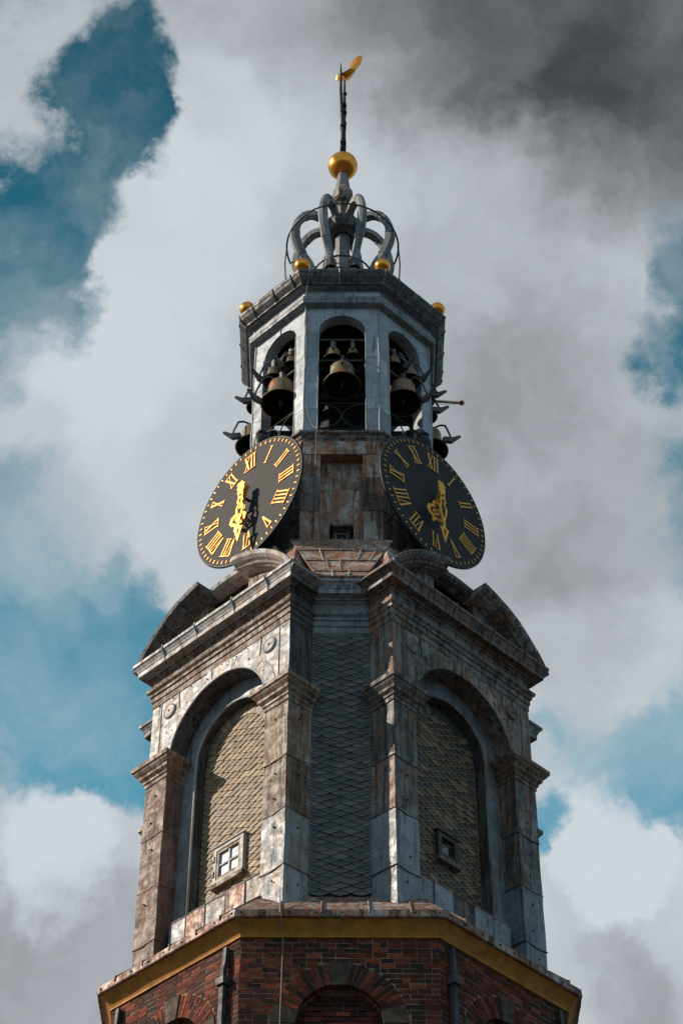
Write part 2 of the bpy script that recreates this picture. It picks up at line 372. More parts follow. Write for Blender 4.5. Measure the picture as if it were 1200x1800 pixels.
def obj(name, mb, mat, parent=None, smooth=False, kind=None, label=None):
    me = bpy.data.meshes.new(name); me.from_pydata(mb.v, [], mb.f); me.update()
    if smooth:
        me.polygons.foreach_set('use_smooth', [True] * len(me.polygons))
    me.materials.append(M[mat] if isinstance(mat, str) else mat)
    o = bpy.data.objects.new(name, me); COL.objects.link(o)
    if parent is not None: o.parent = parent
    if kind: o['kind'] = kind
    if label: o['label'] = label
    return o
def fix_normals(o):
    import bmesh
    bm = bmesh.new(); bm.from_mesh(o.data); bmesh.ops.recalc_face_normals(bm, faces=bm.faces); bm.to_mesh(o.data); bm.free(); return o
def thing(name, label, cat, group=None, loc=(0, 0, 0)):
    o = bpy.data.objects.new(name, None); COL.objects.link(o); o.empty_display_size = .2
    o.location = loc; o['label'] = label; o['category'] = cat
    if group: o['group'] = group
    return o
def part_empty(name, parent):
    o = bpy.data.objects.new(name, None); COL.objects.link(o); o.parent = parent; o.empty_display_size = .1; return o
def inst(name, me, mtx, parent):
    o = bpy.data.objects.new(name, me); COL.objects.link(o); o.parent = parent; o.matrix_local = mtx; return o

def offset_poly(poly, off):
    n = len(poly); out = []
    for i in range(n):
        p0, p1, p2 = Vector(poly[i - 1]), Vector(poly[i]), Vector(poly[(i + 1) % n])
        a = (p1 - p0).normalized(); b = (p2 - p1).normalized()
        na = Vector((a.y, -a.x)); nb = Vector((b.y, -b.x))          # outward for counter-clockwise order
        m = (na + nb).normalized(); out.append(p1 + m * (off / max(.3, m.dot(na))))
    return out
def sweep_poly(mb, poly, prof, edges=None, sub=1):
    """prof: list of (offset, z); poly: plan outline, counter-clockwise"""
    rows = []
    for (o, z) in prof:
        q = offset_poly(poly, o)
        if sub > 1:
            q = [q[i].lerp(q[(i + 1) % len(q)], j / sub) for i in range(len(q)) for j in range(sub)]
        rows.append([Vector((p.x, p.y, z)) for p in q])
    n = len(rows[0]); vs = [p for r in rows for p in r]; fs = []
    for i in range(len(rows) - 1):
        for j in range(n):
            if edges is not None and j // sub not in edges: continue
            a, b = i * n + j, i * n + (j + 1) % n
            fs.append((a, b, b + n, a + n))
    return mb.add(vs, fs)
def rect_sweep(mb, fr, u0, u1, d0, d1, prof):
    """moulding wrapped round three sides of a block: left end, front, right end"""
    rows = [[fr(u0 - o, d0, z), fr(u0 - o, d1 + o, z), fr(u1 + o, d1 + o, z), fr(u1 + o, d0, z)] for o, z in prof]
    vs = [p for r in rows for p in r]; fs = []
    for i in range(len(rows) - 1):
        for j in range(3):
            a = i * 4 + j; fs.append((a, a + 1, a + 5, a + 4))
    m = len(rows) - 1
    fs.append((3, 2, 1, 0)); fs.append((m * 4, m * 4 + 1, m * 4 + 2, m * 4 + 3))
    return mb.add(vs, fs)

T8 = math.tan(math.pi / 8)
def octagon(A): return [(A / math.cos(math.pi / 8) * math.cos(R(22.5 + 45 * i)), A / math.cos(math.pi / 8) * math.sin(R(22.5 + 45 * i))) for i in range(8)]
K = math.sqrt(.5)
# plan of the arched lead stage: four wide wings on the diagonals with a narrow recess between each two
def wing_plan(B=2.62, W=1.54, S=.47):
    out = []
    for az in (45, 135, 225, 315):                 # counter-clockwise seen from above
        fr = F(az)
        for (u, d) in ((-W, B - S), (-W, B), (W, B), (W, B - S)):
            p = fr(u, d, 0); out.append((p.x, p.y))
    return out

# ------------------------------------------------------------------ ground
g = obj('ground', MB().add([(-1500, -1500, 0), (1500, -1500, 0), (1500, 1500, 0), (-1500, 1500, 0)], [(0, 1, 2, 3)]), 'paving', kind='structure')

tower = thing('clock_tower', 'tall octagonal brick tower with lead clad arched stage, open belfry and crown on top', 'tower')

# ------------------------------------------------------------------ brick shaft
AB = 3.10
obj('lower_shaft', sweep_poly(MB(), octagon(AB), [(0, 0.0), (0, 14.3)]), 'brick_far', tower)
ZC_B, RO, RI = 15.49, .88, .565
HB = AB * T8
ZB0, ZB1 = 14.3, 16.745
core = MB()
def arch_pts(r, zc, n, a0=0.0, a1=180.0): return [(r * math.cos(R(a0 + (a1 - a0) * i / n)), zc + r * math.sin(R(a0 + (a1 - a0) * i / n))) for i in range(n + 1)]
def arch_wall(mb, fr, hw, z0, z1, r, zc, d, depth, n=24, back=True):
    """a wall face with a round headed opening and its reveal"""
    inner = [(r, z0)] + arch_pts(r, zc, n) + [(-r, z0)]
    outer = []
    for (u, z) in inner:
        if z <= zc + 1e-6 and z == z0: outer.append((math.copysign(hw, u), z0)); continue
        dx, dz = u, z - zc
        t = min(hw / abs(dx) if abs(dx) > 1e-6 else 1e9, (z1 - zc) / dz if dz > 1e-6 else 1e9)
        outer.append((dx * t, zc + dz * t))
    m = len(inner); vs = [fr(u, d, z) for u, z in inner] + [fr(u, d, z) for u, z in outer] + [fr(u, d - depth, z) for u, z in inner]
    fs = []
    for i in range(m - 1):
        fs.append((i, m + i, m + i + 1, i + 1)); fs.append((i, i + 1, 2 * m + i + 1, 2 * m + i))
    # corner fills
    for sgn in (1, -1):
        for i in range(m - 1):
            a, b = outer[i], outer[i + 1]
            if (abs(a[0] - sgn * hw) < 1e-4 and abs(b[1] - z1) < 1e-4 and abs(b[0] - sgn * hw) > 1e-4 and a[1] < z1 - 1e-4) or (abs(b[0] - sgn * hw) < 1e-4 and abs(a[1] - z1) < 1e-4 and abs(a[0] - sgn * hw) > 1e-4 and b[1] < z1 - 1e-4):
                vs.append(fr(sgn * hw, d, z1)); fs.append((m + i, len(vs) - 1, m + i + 1))
    if back: fs.append(tuple(2 * m + i for i in range(m)))
    mb.add(vs, fs); return mb
for i in range(8):
    az = i * 45; fr = F(az)
    if az in (0, 45, 315): arch_wall(core, fr, HB - .004, ZB0, ZB1, RI + .012, ZC_B, AB - .0045, .2)
    else: core.add([fr(-HB, AB - .0045, ZB0), fr(HB, AB - .0045, ZB0), fr(HB, AB - .0045, ZB1), fr(-HB, AB - .0045, ZB1)], [(0, 1, 2, 3)])
wall = obj('brick_wall', core, 'mortar', tower)

def unit_brick(seed):
    rr = random.Random(seed); m = MB()
    j = lambda a: a + rr.uniform(-.03, .03)
    m.hexa([Vector((j(-.5), -.5, j(-.5))), Vector((j(.5), -.5, j(-.5))), Vector((j(.5), .5, j(-.5))), Vector((j(-.5), .5, j(-.5))),
            Vector((j(-.5), -.5, j(.5))), Vector((j(.5), -.5, j(.5))), Vector((j(.5), .5, j(.5))), Vector((j(-.5), .5, j(.5)))])
    me = bpy.data.meshes.new('brick'); me.from_pydata(m.v, [], m.f); me.update(); me.materials.append(M['brick']); return me
BR = [unit_brick(i) for i in range(4)]
brick_list = []        # (score, matrix)
def brick_at(fr, u, d, z, w, dep, h, rot=0.0, fac=1.0):
    o = fr(0, 0, 0); x = fr(1, 0, 0) - o; y = -(fr(0, 1, 0) - o)
    rm = Matrix(((x.x, y.x, 0), (x.y, y.y, 0), (x.z, y.z, 1))).to_4x4()
    m = Matrix.Translation(fr(u, d, z)) @ rm @ Matrix.Rotation(rot, 4, 'Y') @ Matrix.Diagonal((w, dep, h, 1))
    brick_list.append((w * h * fac * (1 if z > 15.46 else .1), m))
CH, BL, MJ = .0755, .190, .0125
for az, fac in ((0, 1.0), (-45, .62), (45, .6)):
    fr = F(az); rows = int((ZB1 - ZB0) / CH)
    for r in range(rows + 1):
        z = ZB1 - CH * (r + .5)
        if z < ZB0: continue
        for lo, hi, inner in ((-HB, HB, False), (-RI, RI, True)):
            d = AB - (.175 if inner else 0)
            dz = abs(z - ZC_B)
            if inner:
                if z > ZC_B and z - ZC_B > RI - .03: continue
                e = math.sqrt(max(0, RI ** 2 - (z - ZC_B) ** 2)) if z > ZC_B else RI
                spans = [(-e, e)]
            else:
                e = (math.sqrt(max(0, RO ** 2 - (z - ZC_B) ** 2)) if z > ZC_B and z - ZC_B < RO else (RO if z <= ZC_B else 0))
                spans = [(-HB, -e), (e, HB)] if e > 0 else [(-HB, HB)]
            for a, b in spans:
                u = -HB - (BL * .5 if r % 2 else 0) - BL
                k = 0
                while u < b:
                    w = BL if random.random() > .10 else BL * .5
                    u0, u1 = max(u, a), min(u + w, b)
                    if u1 - u0 > .03:
                        jz = random.uniform(-.003, .003); jd = random.uniform(-.002, .006)
                        brick_at(fr, (u0 + u1) / 2, d - .06 + jd, z + jz, (u1 - u0) - MJ * random.uniform(.8, 1.25), .12, CH - MJ * random.uniform(.8, 1.25), R(random.uniform(-.7, .7)), fac * (.7 if inner else 1))
                    u += w
brick_list.sort(key=lambda t: -t[0])
for i, (sc_, m) in enumerate(brick_list[:300]): inst('brick', BR[i % 4], m, wall)
rest = MB()
for i, (sc_, m) in enumerate(brick_list[300:]):
    me = BR[i % 4]; rest.add([m @ v.co for v in me.vertices], [tuple(p.vertices) for p in me.polygons])
def brick_mass():
    # the same brick, but the colour is drawn per brick from its place since the pieces are joined
    m = M['brick'].copy(); m.name = 'red_brick_joined'
    nt = m.node_tree
    oi = [n for n in nt.nodes if n.type == 'OBJECT_INFO'][0]
    ge = nt.nodes.new('ShaderNodeNewGeometry')
    for l in list(nt.links):
        if l.from_node == oi: nt.links.new(ge.outputs['Random Per Island'], l.to_socket)
    return m
obj('bricks', rest, brick_mass(), wall, kind='stuff')
# arch rings
for az in (0, -45, 45):
    fr = F(az); arch = part_empty('brick_arch', tower)
    def wedge(a0, a1, r0, r1, d0, d1):
        m = MB(); p = [(r0, a0), (r0, a1), (r1, a1), (r1, a0)]
        q = [(r * math.cos(R(a)), ZC_B + r * math.sin(R(a))) for r, a in p]
        return m.poly(fr, q[::-1], d0, d1)
    a = 19.0
    segs = []
    n = 11; step = (80.2 - 19.0) / n
    for s_ in (0, 1):
        for i in range(n):
            a0 = 19 + i * step + .5; a1 = 19 + (i + 1) * step - .5
            if s_: a0, a1 = 180 - a1, 180 - a0
            cut = RI + (RO - RI) * (.36 if i % 2 else .64)
            for r0, r1 in ((RI, cut - .005), (cut + .005, RO - .008)):
                obj('voussoir', wedge(a0, a1, r0, r1, AB - .11, AB + .008 + random.uniform(-.003, .004)), 'brick', arch)
        a0, a1 = (0, 18.6) if not s_ else (161.4, 180)
        obj('springer_stone', wedge(a0, a1, RI - .004, RO + .004, AB - .12, AB + .02).wobble(.004, 6), 'stone', arch)
    obj('keystone', wedge(80.5, 99.5, RI - .015, RO + .015, AB - .12, AB + .028).wobble(.004, 6), 'stone', arch)
    obj('ring_mortar', MB().ring(fr, arch_pts(RO - .004, ZC_B, 40), arch_pts(RI + .004, ZC_B, 40), AB - .1, AB - .004, False), 'mortar', arch)
# cove and ledge
cove = [(0, 16.735)] + [(.03, 16.738), (.03, 16.752)] + [(.022 + .166 * (i / 8) ** 1.35, 16.756 + .20 * i / 8) for i in range(9)] + [(.196, 16.962)]
obj('cove_cornice', sweep_poly(MB(), octagon(AB), cove, sub=6).wobble(.003, 1.5), 'cove', tower)
ledge = obj('copper_ledge', sweep_poly(MB(), octagon(3.30), [(-.04, 16.935), (.010, 16.935), (.016, 16.95), (.014, 17.045), (-.02, 17.065), (-.75, 17.76)], sub=8).wobble(.008, 2.5), 'copper', tower)
nails = MB()
for az in (0, -45, 45, 90, -90):
    fr = F(az); n = 9
    for i in range(n):
        u = -1.3 + 2.6 * i / (n - 1) + random.uniform(-.03, .03)
        nails.sphere(fr(u, 3.315, 16.995), .018, 6, 4)
    for u in ((-.78, -.24, .38, .93) if az == 0 else (-1.0, -.45, .1, .62, 1.1)):
        m = MB(); m.tube([fr(u, 3.322, 16.99), fr(u, 3.325, 17.055), fr(u, 3.27, 17.09), fr(u, 2.62, 17.70)], [.012, .016, .018, .018], 6)
        obj('standing_seam', m.wobble(.008, 6), 'copper', ledge)
obj('rivets', nails, 'nail', ledge, kind='stuff')
for az in (-45, 45):
    fr = F(az)
    for u in (-1.08, 1.06):
        p = part_empty('downpipe', tower)
        pts = [fr(u, 3.145, 16.66), fr(u, 3.155, 16.45), fr(u - .01, 3.17, 16.3), fr(u - .015, 3.165, 16.1), fr(u - .015, 3.16, 15.2), fr(u - .015, 3.16, 6)]
        m = MB(); m.tube(pts, [.042, .045, .048, .052, .052, .052], 4); obj('pipe', m.wobble(.004, 4), 'pipe', p)
        m = MB(); m.box(fr, u - .085, u + .055, 3.10, 3.235, 16.10, 16.20); obj('collar', m.wobble(.006, 8), 'pipe', p)

# ------------------------------------------------------------------ arched lead stage
B, WW, SS = 2.62, 1.54, .47
plan = wing_plan(B, WW, SS)
ZT = 22.45
ZA, RA = 21.15, 1.06           # outer arch
ZI, RIN = 21.10, .775          # inner arch
D1, D2 = 2.30, 2.10            # planes of the inner surround and of the slates
stage = part_empty('lead_stage', tower)
def nail_row(mb, fr, pts, d, r=.013):
    for u, z in pts: mb.sphere(fr(u + random.uniform(-.03, .03), d, z + random.uniform(-.02, .02)), r * random.uniform(.7, 1.1), 6, 4)
pil_tops = {}
random.seed(11)
slate_all = []                 # (score, matrix, mat, panel)
def add_edge(me, vals):
    at = me.attributes.new('edge', 'FLOAT', 'POINT'); at.data.foreach_set('value', vals)
def slate_mesh(mat, seed):
    rr = random.Random(seed)
    q = lambda k=.014: rr.uniform(-k, k)
    pts = [(-.5, .5), (-.5 + q(), -.185 + q()), (-.25 + q(), -.362 + q()), (q(.03), -.5 + q(.03)), (.25 + q(), -.362 + q()), (.5 + q(), -.185 + q()), (.5, .5)][::-1]
    inn = [(-.10, .01), (-.31, -.185), (-.16, -.295), (0, -.385), (.16, -.295), (.31, -.185), (.10, .01)][::-1]
    n = len(pts)
    vs = [Vector((a, -.5, b)) for a, b in pts] + [Vector((a, .5, b)) for a, b in pts] + [Vector((a, -.5 - .10, b)) for a, b in inn]
    fs = [tuple(range(2 * n, 3 * n))[::-1], tuple(range(n, 2 * n))] + [(i, (i + 1) % n, n + (i + 1) % n, n + i) for i in range(n)]
    fs += [(i, 2 * n + i, 2 * n + (i + 1) % n, (i + 1) % n) for i in range(n)]
    me = bpy.data.meshes.new('slate'); me.from_pydata(vs, [], fs); me.update(); me.materials.append(M[mat])
    add_edge(me, [1.0] * (2 * n) + [0.0] * n); return me
SL = {k: [slate_mesh(k, i) for i in range(4)] for k in ('slate', 'slate_tan', 'slate_mix')}
def lay_slates(fr, panel, mat, d, u_lim, z0, z1, w, pitch, fac, skip=None):
    h = pitch * 3.2; r = 0; z = z0
    while z < z1:
        e = u_lim(z + pitch * .2)
        if e > .05:
            n = int(2 * e / w) + 2
            for i in range(-n, n + 1):
                u = (i + (.5 if r % 2 else 0)) * w
                u0, u1 = max(u - w / 2, -e), min(u + w / 2, e)
                if u1 - u0 < w * .14: continue
                if skip and skip(u, z): continue
                o = fr(0, 0, 0); x = fr(1, 0, 0) - o; y = -(fr(0, 1, 0) - o)
                rm = Matrix(((x.x, y.x, 0), (x.y, y.y, 0), (x.z, y.z, 1))).to_4x4()
                m = (Matrix.Translation(fr((u0 + u1) / 2, d + .012 + random.uniform(-.002, .003), z + random.uniform(-.006, .006))) @ rm
                     @ Matrix.Rotation(R(random.uniform(-1.3, 1.3)), 4, 'Y') @ Matrix.Rotation(R(-12.5 + random.uniform(-2.5, 2.5)), 4, 'X') @ Matrix.Diagonal((u1 - u0 - .003, .013, h, 1)))
                slate_all.append(((u1 - u0) * pitch * fac, m, mat, panel))
        z += pitch; r += 1

# recess panels between the wings
for az in (0, 90, -90):
    fr = F(az); hw = .432; d = 2.60
    m = MB(); m.add([fr(-hw - .02, d - .02, 17.3), fr(hw + .02, d - .02, 17.3), fr(hw + .02, d - .02, ZT + .2), fr(-hw - .02, d - .02, ZT + .2)], [(0, 1, 2, 3)])
    pn = obj('slate_panel', m, 'lead_dark', stage)
    if az == 0:
        lay_slates(fr, pn, 'slate', d, lambda z: hw, 17.80, 22.46, .288, .060, 1.0)
        # small fan of slates under the moulding
        for i, (a, b, c, e) in enumerate(((-.42, -.27, -.43, -.12), (-.25, -.02, -.10, -.02), (0, .23, 0, .1), (.26, .42, .12, .43))):
            obj('slate', MB().poly(fr, [(c, 22.46), (e, 22.46), (b, 22.60), (a, 22.60)], d - .005, d + .012), 'slate', pn)

def pilaster(az, side, detail=True):
    fr = F(az); u0, u1 = (1.09, 1.54) if side > 0 else (-1.54, -1.09)
    p = part_empty('pilaster', stage)
    d0 = B - SS
    # clad in four lead sheets, each lapping over the one below
    zs = [17.30, 18.02, 18.97, 19.89, 20.90]
    front = az == -45
    for i in range(4):
        lift = .012 - .003 * i if False else .004 * (i % 2) + .002 * i
        m = MB(); m.box(fr, u0 - lift, u1 + lift, d0 - .03, B + lift, zs[i], zs[i + 1] + .012 - .002 * i, 3, 5)
        # sagging lower lap
        seed = random.uniform(0, 50)
        m.wobble(.012, 2.6, seed)
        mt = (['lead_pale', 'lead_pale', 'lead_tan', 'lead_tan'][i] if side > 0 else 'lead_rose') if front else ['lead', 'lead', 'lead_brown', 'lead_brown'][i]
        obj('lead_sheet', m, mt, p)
        lap = MB(); z = zs[i]
        if i > 0:
            lap.tube([fr(u0 - .012, d0, z + .02), fr(u0 - .012, B + .012, z), fr((u0 + u1) / 2, B + .014, z - .03), fr(u1 + .012, B + .012, z + .005), fr(u1 + .012, d0, z + .04)], .009, 5)
            obj('lap_joint', lap.wobble(.006, 5, seed), 'lead_dark' if not front else 'lead_tan', p)
    cp = [(0, 20.86), (.025, 20.875), (.03, 20.935), (.05, 20.95), (.055, 20.985), (.10, 21.03), (.105, 21.065), (.15, 21.12), (.17, 21.16), (.185, 21.165), (.19, 21.235), (.17, 21.255), (.01, 21.33), (-.05, 21.335)]
    m = MB(); rect_sweep(m, fr, u0, u1, d0, B, cp)
    obj('capital', m.wobble(.007, 4, az), 'lead_tan' if front else 'lead_brown', p)
    if detail:
        nm = MB()
        for i in range(4):
            for t in (.25, .72):
                if random.random() < .3: continue
                z = zs[i] + (zs[i + 1] - zs[i]) * t
                uu = (u0 + u1) / 2 + random.uniform(-.06, .06)
                nm.sphere(fr(uu, B + .022, z), .016, 6, 4)
                ue = u1 if side * (1 if az < 0 else -1) > 0 else u0
                nm.sphere(fr(ue + math.copysign(.022, ue), B - .22 + random.uniform(-.06, .06), z + random.uniform(-.05, .05)), .015, 6, 4)
        obj('nails', nm, 'nail', p, kind='stuff')
    return p
for az, side in ((-45, 1), (-45, -1), (45, -1), (45, 1)): pilaster(az, side)
pilaster(-135, 1, False); pilaster(135, -1, False); pilaster(-135, -1, False); pilaster(135, 1, False)

for az in (-45, 45, 135, -135):
    fr = F(az); left = az == -45; near = az in (-45, 45)
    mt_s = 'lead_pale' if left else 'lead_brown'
    # spandrel wall above the capitals, with the arch cut in it
    def reveal(r, zc, d0, d1, zlow, n=32):
        pts = [(r, zlow)] + arch_pts(r, zc, n) + [(-r, zlow)]; k = len(pts)
        return MB().add([fr(u, d0, z) for u, z in pts] + [fr(u, d1, z) for u, z in pts], [(i, i + 1, k + i + 1, k + i) for i in range(k - 1)])
    obj('arch_soffit', reveal(RA, ZA, B - .003, D1 - .01, 21.0).wobble(.004, 3), 'lead_dark' if left else 'lead_brown', stage)
    obj('inner_reveal', reveal(RIN, ZI, D1 - .003, D2 - .01, 17.5).wobble(.003, 3), 'lead_dark', stage)
    m = MB(); arch_wall(m, fr, WW, 20.9, ZT + .03, RA, ZA, B, .002, 40, back=False)
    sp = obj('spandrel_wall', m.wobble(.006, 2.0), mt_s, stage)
    # returns beside the recess
    for sgn in (-1, 1):
        m = MB(); m.box(fr, sgn * WW - (.05 if sgn > 0 else 0), sgn * WW + (0 if sgn > 0 else .05), B - SS - .03, B - .003, 20.9, ZT + .03, 1, 4)
        obj('return_sheet', m.wobble(.006, 2.0, 3.0), 'lead_dark' if left else 'lead_brown', stage)
    # inner surround and slates behind it
    m = MB(); arch_wall(m, fr, 1.12, 17.3, 22.4, RIN, ZI, D1, .002, 40, back=False)
    ins = obj('inner_surround', m.wobble(.005, 2.4), 'lead' if near else 'lead_dark', stage)
    if not near:
        obj('slate_panel', MB().add([fr(-.8, D2 - .01, 17.5), fr(.8, D2 - .01, 17.5), fr(.8, D2 - .01, 21.95), fr(-.8, D2 - .01, 21.95)], [(0, 1, 2, 3)]), 'lead_dark', stage)
        continue
    # jambs: the sides of the pilasters toward the arch are clad in tall sheets
    rim = MB(); pts = [(RIN + .01, 17.9)] + arch_pts(RIN + .01, ZI, 40) + [(-RIN - .01, 17.9)]
    rim.tube([fr(u, D1 + .006, z) for u, z in pts], .02, 6); obj('rim_roll', rim.wobble(.006, 3), 'zinc' if left else mt_s, ins, smooth=True)
    rim = MB(); pts = arch_pts(RA + .005, ZA, 40)
    rim.tube([fr(u, B + .004, z) for u, z in pts], .016, 6); obj('arch_edge_roll', rim.wobble(.006, 3), mt_s, sp, smooth=True)
    # archivolt sheets round the arch
    cuts = [8, 40, 72, 98, 132, 172]
    for i in range(5):
        a0, a1 = cuts[i] + .35, cuts[i + 1] - .35
        n = 8
        m = MB().ring(fr, arch_pts(RA + .235, ZA, n, a0, a1), arch_pts(RA + .012, ZA, n, a0, a1), B - .01, B + .010 + .003 * (i % 2), False)
        obj('archivolt_sheet', m.wobble(.004, 4, i), 'lead_tan' if (i in (1, 2) and not left) else mt_s, sp)
    # roundels in the spandrels
    for sgn in (-1, 1):
        c = (sgn * 1.12, 22.16)
        o2 = part_empty('roundel', stage)
        mrot = Matrix.Rotation(R(az), 4, 'Z') @ Matrix.Rotation(R(90), 4, 'X')
        m = MB().lathe([(.001, .026), (.10, .024), (.118, .03), (.135, .018), (.14, 0)], 24, fr(c[0], B + .004, c[1]), 0, mrot.to_3x3())
        obj('disc', m, mt_s, o2, smooth=False)
        obj('boss', MB().sphere(fr(c[0], B + .03, c[1]), .016, 8, 6), 'nail', o2)
    # seams and nails in the spandrels
    for sgn in (-1, 1):
        m = MB(); m.tube([fr(sgn * .93, B + .004, ZT - .02), fr(sgn * .90, B + .004, 22.02)], .008, 5)
        m2 = MB(); m2.tube([fr(sgn * 1.33, B + .004, ZT - .02), fr(sgn * 1.33, B + .006, 21.36)], .008, 5)
        obj('seam', m.wobble(.006, 5), 'lead_dark', sp); obj('seam', m2.wobble(.006, 5), 'lead_dark', sp)
    nm = MB()
    for i in range(9): nail_row(nm, fr, [(-1.4 + 2.8 * i / 8 + random.uniform(-.08, .08), 22.40 + random.uniform(-.03, .02))], B + .012)
    for a in (30, 55, 80, 104, 128, 150): nail_row(nm, fr, [((RA + .13) * math.cos(R(a)), ZA + (RA + .13) * math.sin(R(a)))], B + .022)
    obj('nails', nm, 'nail', sp, kind='stuff')
    # low parapet of upright sheets under the slates
    us = [-.98, -.62, -.22, .20, .60, .98]
    for i in range(5):
        lf = .006 * (i % 2)
        m = MB(); m.box(fr, us[i] + .004, us[i + 1] - .004, 2.1, 2.45 + lf, 17.5, 18.26 + lf, 3, 3)
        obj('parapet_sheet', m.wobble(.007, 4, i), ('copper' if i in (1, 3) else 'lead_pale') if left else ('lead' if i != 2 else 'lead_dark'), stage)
        if i:
            m = MB(); m.tube([fr(us[i], 2.458, 17.6), fr(us[i], 2.46, 18.27)], .010, 5); obj('parapet_roll', m.wobble(.006, 5), 'lead_pale' if left else 'lead_dark', stage)
    m = MB(); m.tube([fr(-.98 + 1.96 * i / 14, 2.445, 18.27 + .010 * math.sin(i * 2.1)) for i in range(15)], .02, 6)
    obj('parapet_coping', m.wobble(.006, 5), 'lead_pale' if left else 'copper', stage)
    pn = obj('slate_panel', MB().add([fr(-.8, D2 - .01, 18.3), fr(.8, D2 - .01, 18.3), fr(.8, D2 - .01, 21.95), fr(-.8, D2 - .01, 21.95)], [(0, 1, 2, 3)]), 'lead_dark', stage)
    lim = lambda z: RIN - .005 if z < ZI else math.sqrt(max(0, (RIN - .005) ** 2 - (z - ZI) ** 2))
    wu = -.085 if left else .01
    ws = .315 if left else .215
    zw = 19.10 if left else 19.27
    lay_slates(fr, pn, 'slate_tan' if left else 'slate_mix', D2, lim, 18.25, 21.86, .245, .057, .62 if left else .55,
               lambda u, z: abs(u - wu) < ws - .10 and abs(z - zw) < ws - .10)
    # fan of slates under the arch head
    for i in range(17):
        a0, a1 = 18 + 144 * i / 17 + .4, 18 + 144 * (i + 1) / 17 - .4
        q = [(r * math.cos(R(a)), ZI + r * math.sin(R(a))) for r, a in ((RIN - .19, a0), (RIN - .19, a1), (RIN - .002, a1), (RIN - .002, a0))]
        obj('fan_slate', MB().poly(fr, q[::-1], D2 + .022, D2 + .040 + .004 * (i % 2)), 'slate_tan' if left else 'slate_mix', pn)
    # little window in the slates
    wd = part_empty('window', stage)
    dz = D2 + .008
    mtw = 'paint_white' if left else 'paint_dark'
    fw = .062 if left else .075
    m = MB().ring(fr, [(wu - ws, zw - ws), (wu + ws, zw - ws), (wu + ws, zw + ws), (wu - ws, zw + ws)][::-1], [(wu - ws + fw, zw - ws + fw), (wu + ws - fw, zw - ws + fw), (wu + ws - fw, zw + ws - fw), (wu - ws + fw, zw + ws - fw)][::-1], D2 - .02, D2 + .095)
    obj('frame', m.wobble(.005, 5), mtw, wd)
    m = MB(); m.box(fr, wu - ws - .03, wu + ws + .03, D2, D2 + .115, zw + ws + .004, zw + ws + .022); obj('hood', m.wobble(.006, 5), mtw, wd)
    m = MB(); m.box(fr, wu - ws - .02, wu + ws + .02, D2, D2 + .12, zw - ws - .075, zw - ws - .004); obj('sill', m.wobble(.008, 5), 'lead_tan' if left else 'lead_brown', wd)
    if left:
        i2 = ws - fw; s2 = .045
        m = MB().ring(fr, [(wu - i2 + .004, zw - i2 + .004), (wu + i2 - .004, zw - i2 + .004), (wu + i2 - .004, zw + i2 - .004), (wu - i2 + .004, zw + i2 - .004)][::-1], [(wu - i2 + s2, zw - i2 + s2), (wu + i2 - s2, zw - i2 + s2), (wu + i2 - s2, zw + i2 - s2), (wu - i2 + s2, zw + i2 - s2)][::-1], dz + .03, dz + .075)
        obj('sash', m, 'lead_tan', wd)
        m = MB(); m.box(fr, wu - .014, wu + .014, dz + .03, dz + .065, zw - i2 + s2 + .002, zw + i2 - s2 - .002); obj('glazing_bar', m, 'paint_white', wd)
        for sx in (-1, 1):
            m = MB(); a, b = (wu - i2 + s2 + .002, wu - .016) if sx < 0 else (wu + .016, wu + i2 - s2 - .002)
            m.box(fr, a, b, dz + .032, dz + .063, zw - .013, zw + .013); obj('glazing_bar', m, 'paint_white', wd)
            for sz in (-1, 1):
                c0, c1 = (zw - i2 + s2, zw - .013) if sz < 0 else (zw + .013, zw + i2 - s2)
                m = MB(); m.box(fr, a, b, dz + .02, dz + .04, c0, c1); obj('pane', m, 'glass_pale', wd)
        for zz in (-.13, .13):
            m = MB(); m.box(fr, wu - ws - .012, wu - ws + .03, D2 + .09, D2 + .11, zw + zz - .05, zw + zz + .05); obj('hinge', m, 'iron', wd)
    else:
        i2 = ws - fw
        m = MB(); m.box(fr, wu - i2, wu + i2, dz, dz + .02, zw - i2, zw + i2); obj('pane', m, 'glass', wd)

slate_all.sort(key=lambda t: (-round(t[0], 4), t[1].translation.z))
print('slates', len(slate_all))
for i, (s_, m, mat, pn) in enumerate(slate_all[:330]): inst('slate', SL[mat][i % 4], m, pn)
def islandize(mat):
    m = M[mat].copy(); m.name = M[mat].name + '_joined'; nt = m.node_tree
    oi = [n for n in nt.nodes if n.type == 'OBJECT_INFO'][0]; ge = nt.nodes.new('ShaderNodeNewGeometry')
    for l in list(nt.links):
        if l.from_node == oi: nt.links.new(ge.outputs['Random Per Island'], l.to_socket)
    return m
rest = {}
for i, (s_, m, mat, pn) in enumerate(slate_all[330:]):
    mb = rest.setdefault((mat, pn), MB()); me = SL[mat][i % 4]
    mb.add([m @ v.co for v in me.vertices], [tuple(p.vertices) for p in me.polygons])
for (mat, pn), mb in rest.items():
    o_ = obj('slates', mb, islandize(mat), pn, kind='stuff'); k_ = len(SL[mat][0].vertices); add_edge(o_.data, ([1.0] * (k_ * 2 // 3) + [0.0] * (k_ // 3)) * (len(mb.v) // k_))

# entablature and cornice round the whole stage
ent = [(-.02, 22.40), (.012, 22.43), (.014, 22.54), (.03, 22.55), (.032, 22.64), (.055, 22.655), (.06, 22.70), (.095, 22.735), (.105, 22.78), (.02, 22.80), (.02, 22.985), (.045, 23.0), (.06, 23.035), (.09, 23.05)]
cor = [(.085, 23.03), (.10, 23.06), (.205, 23.065), (.205, 23.15), (.215, 23.16), (.225, 23.19), (.255, 23.245), (.275, 23.26), (.278, 23.31), (.26, 23.325), (.0, 23.40), (-.1, 23.42)]
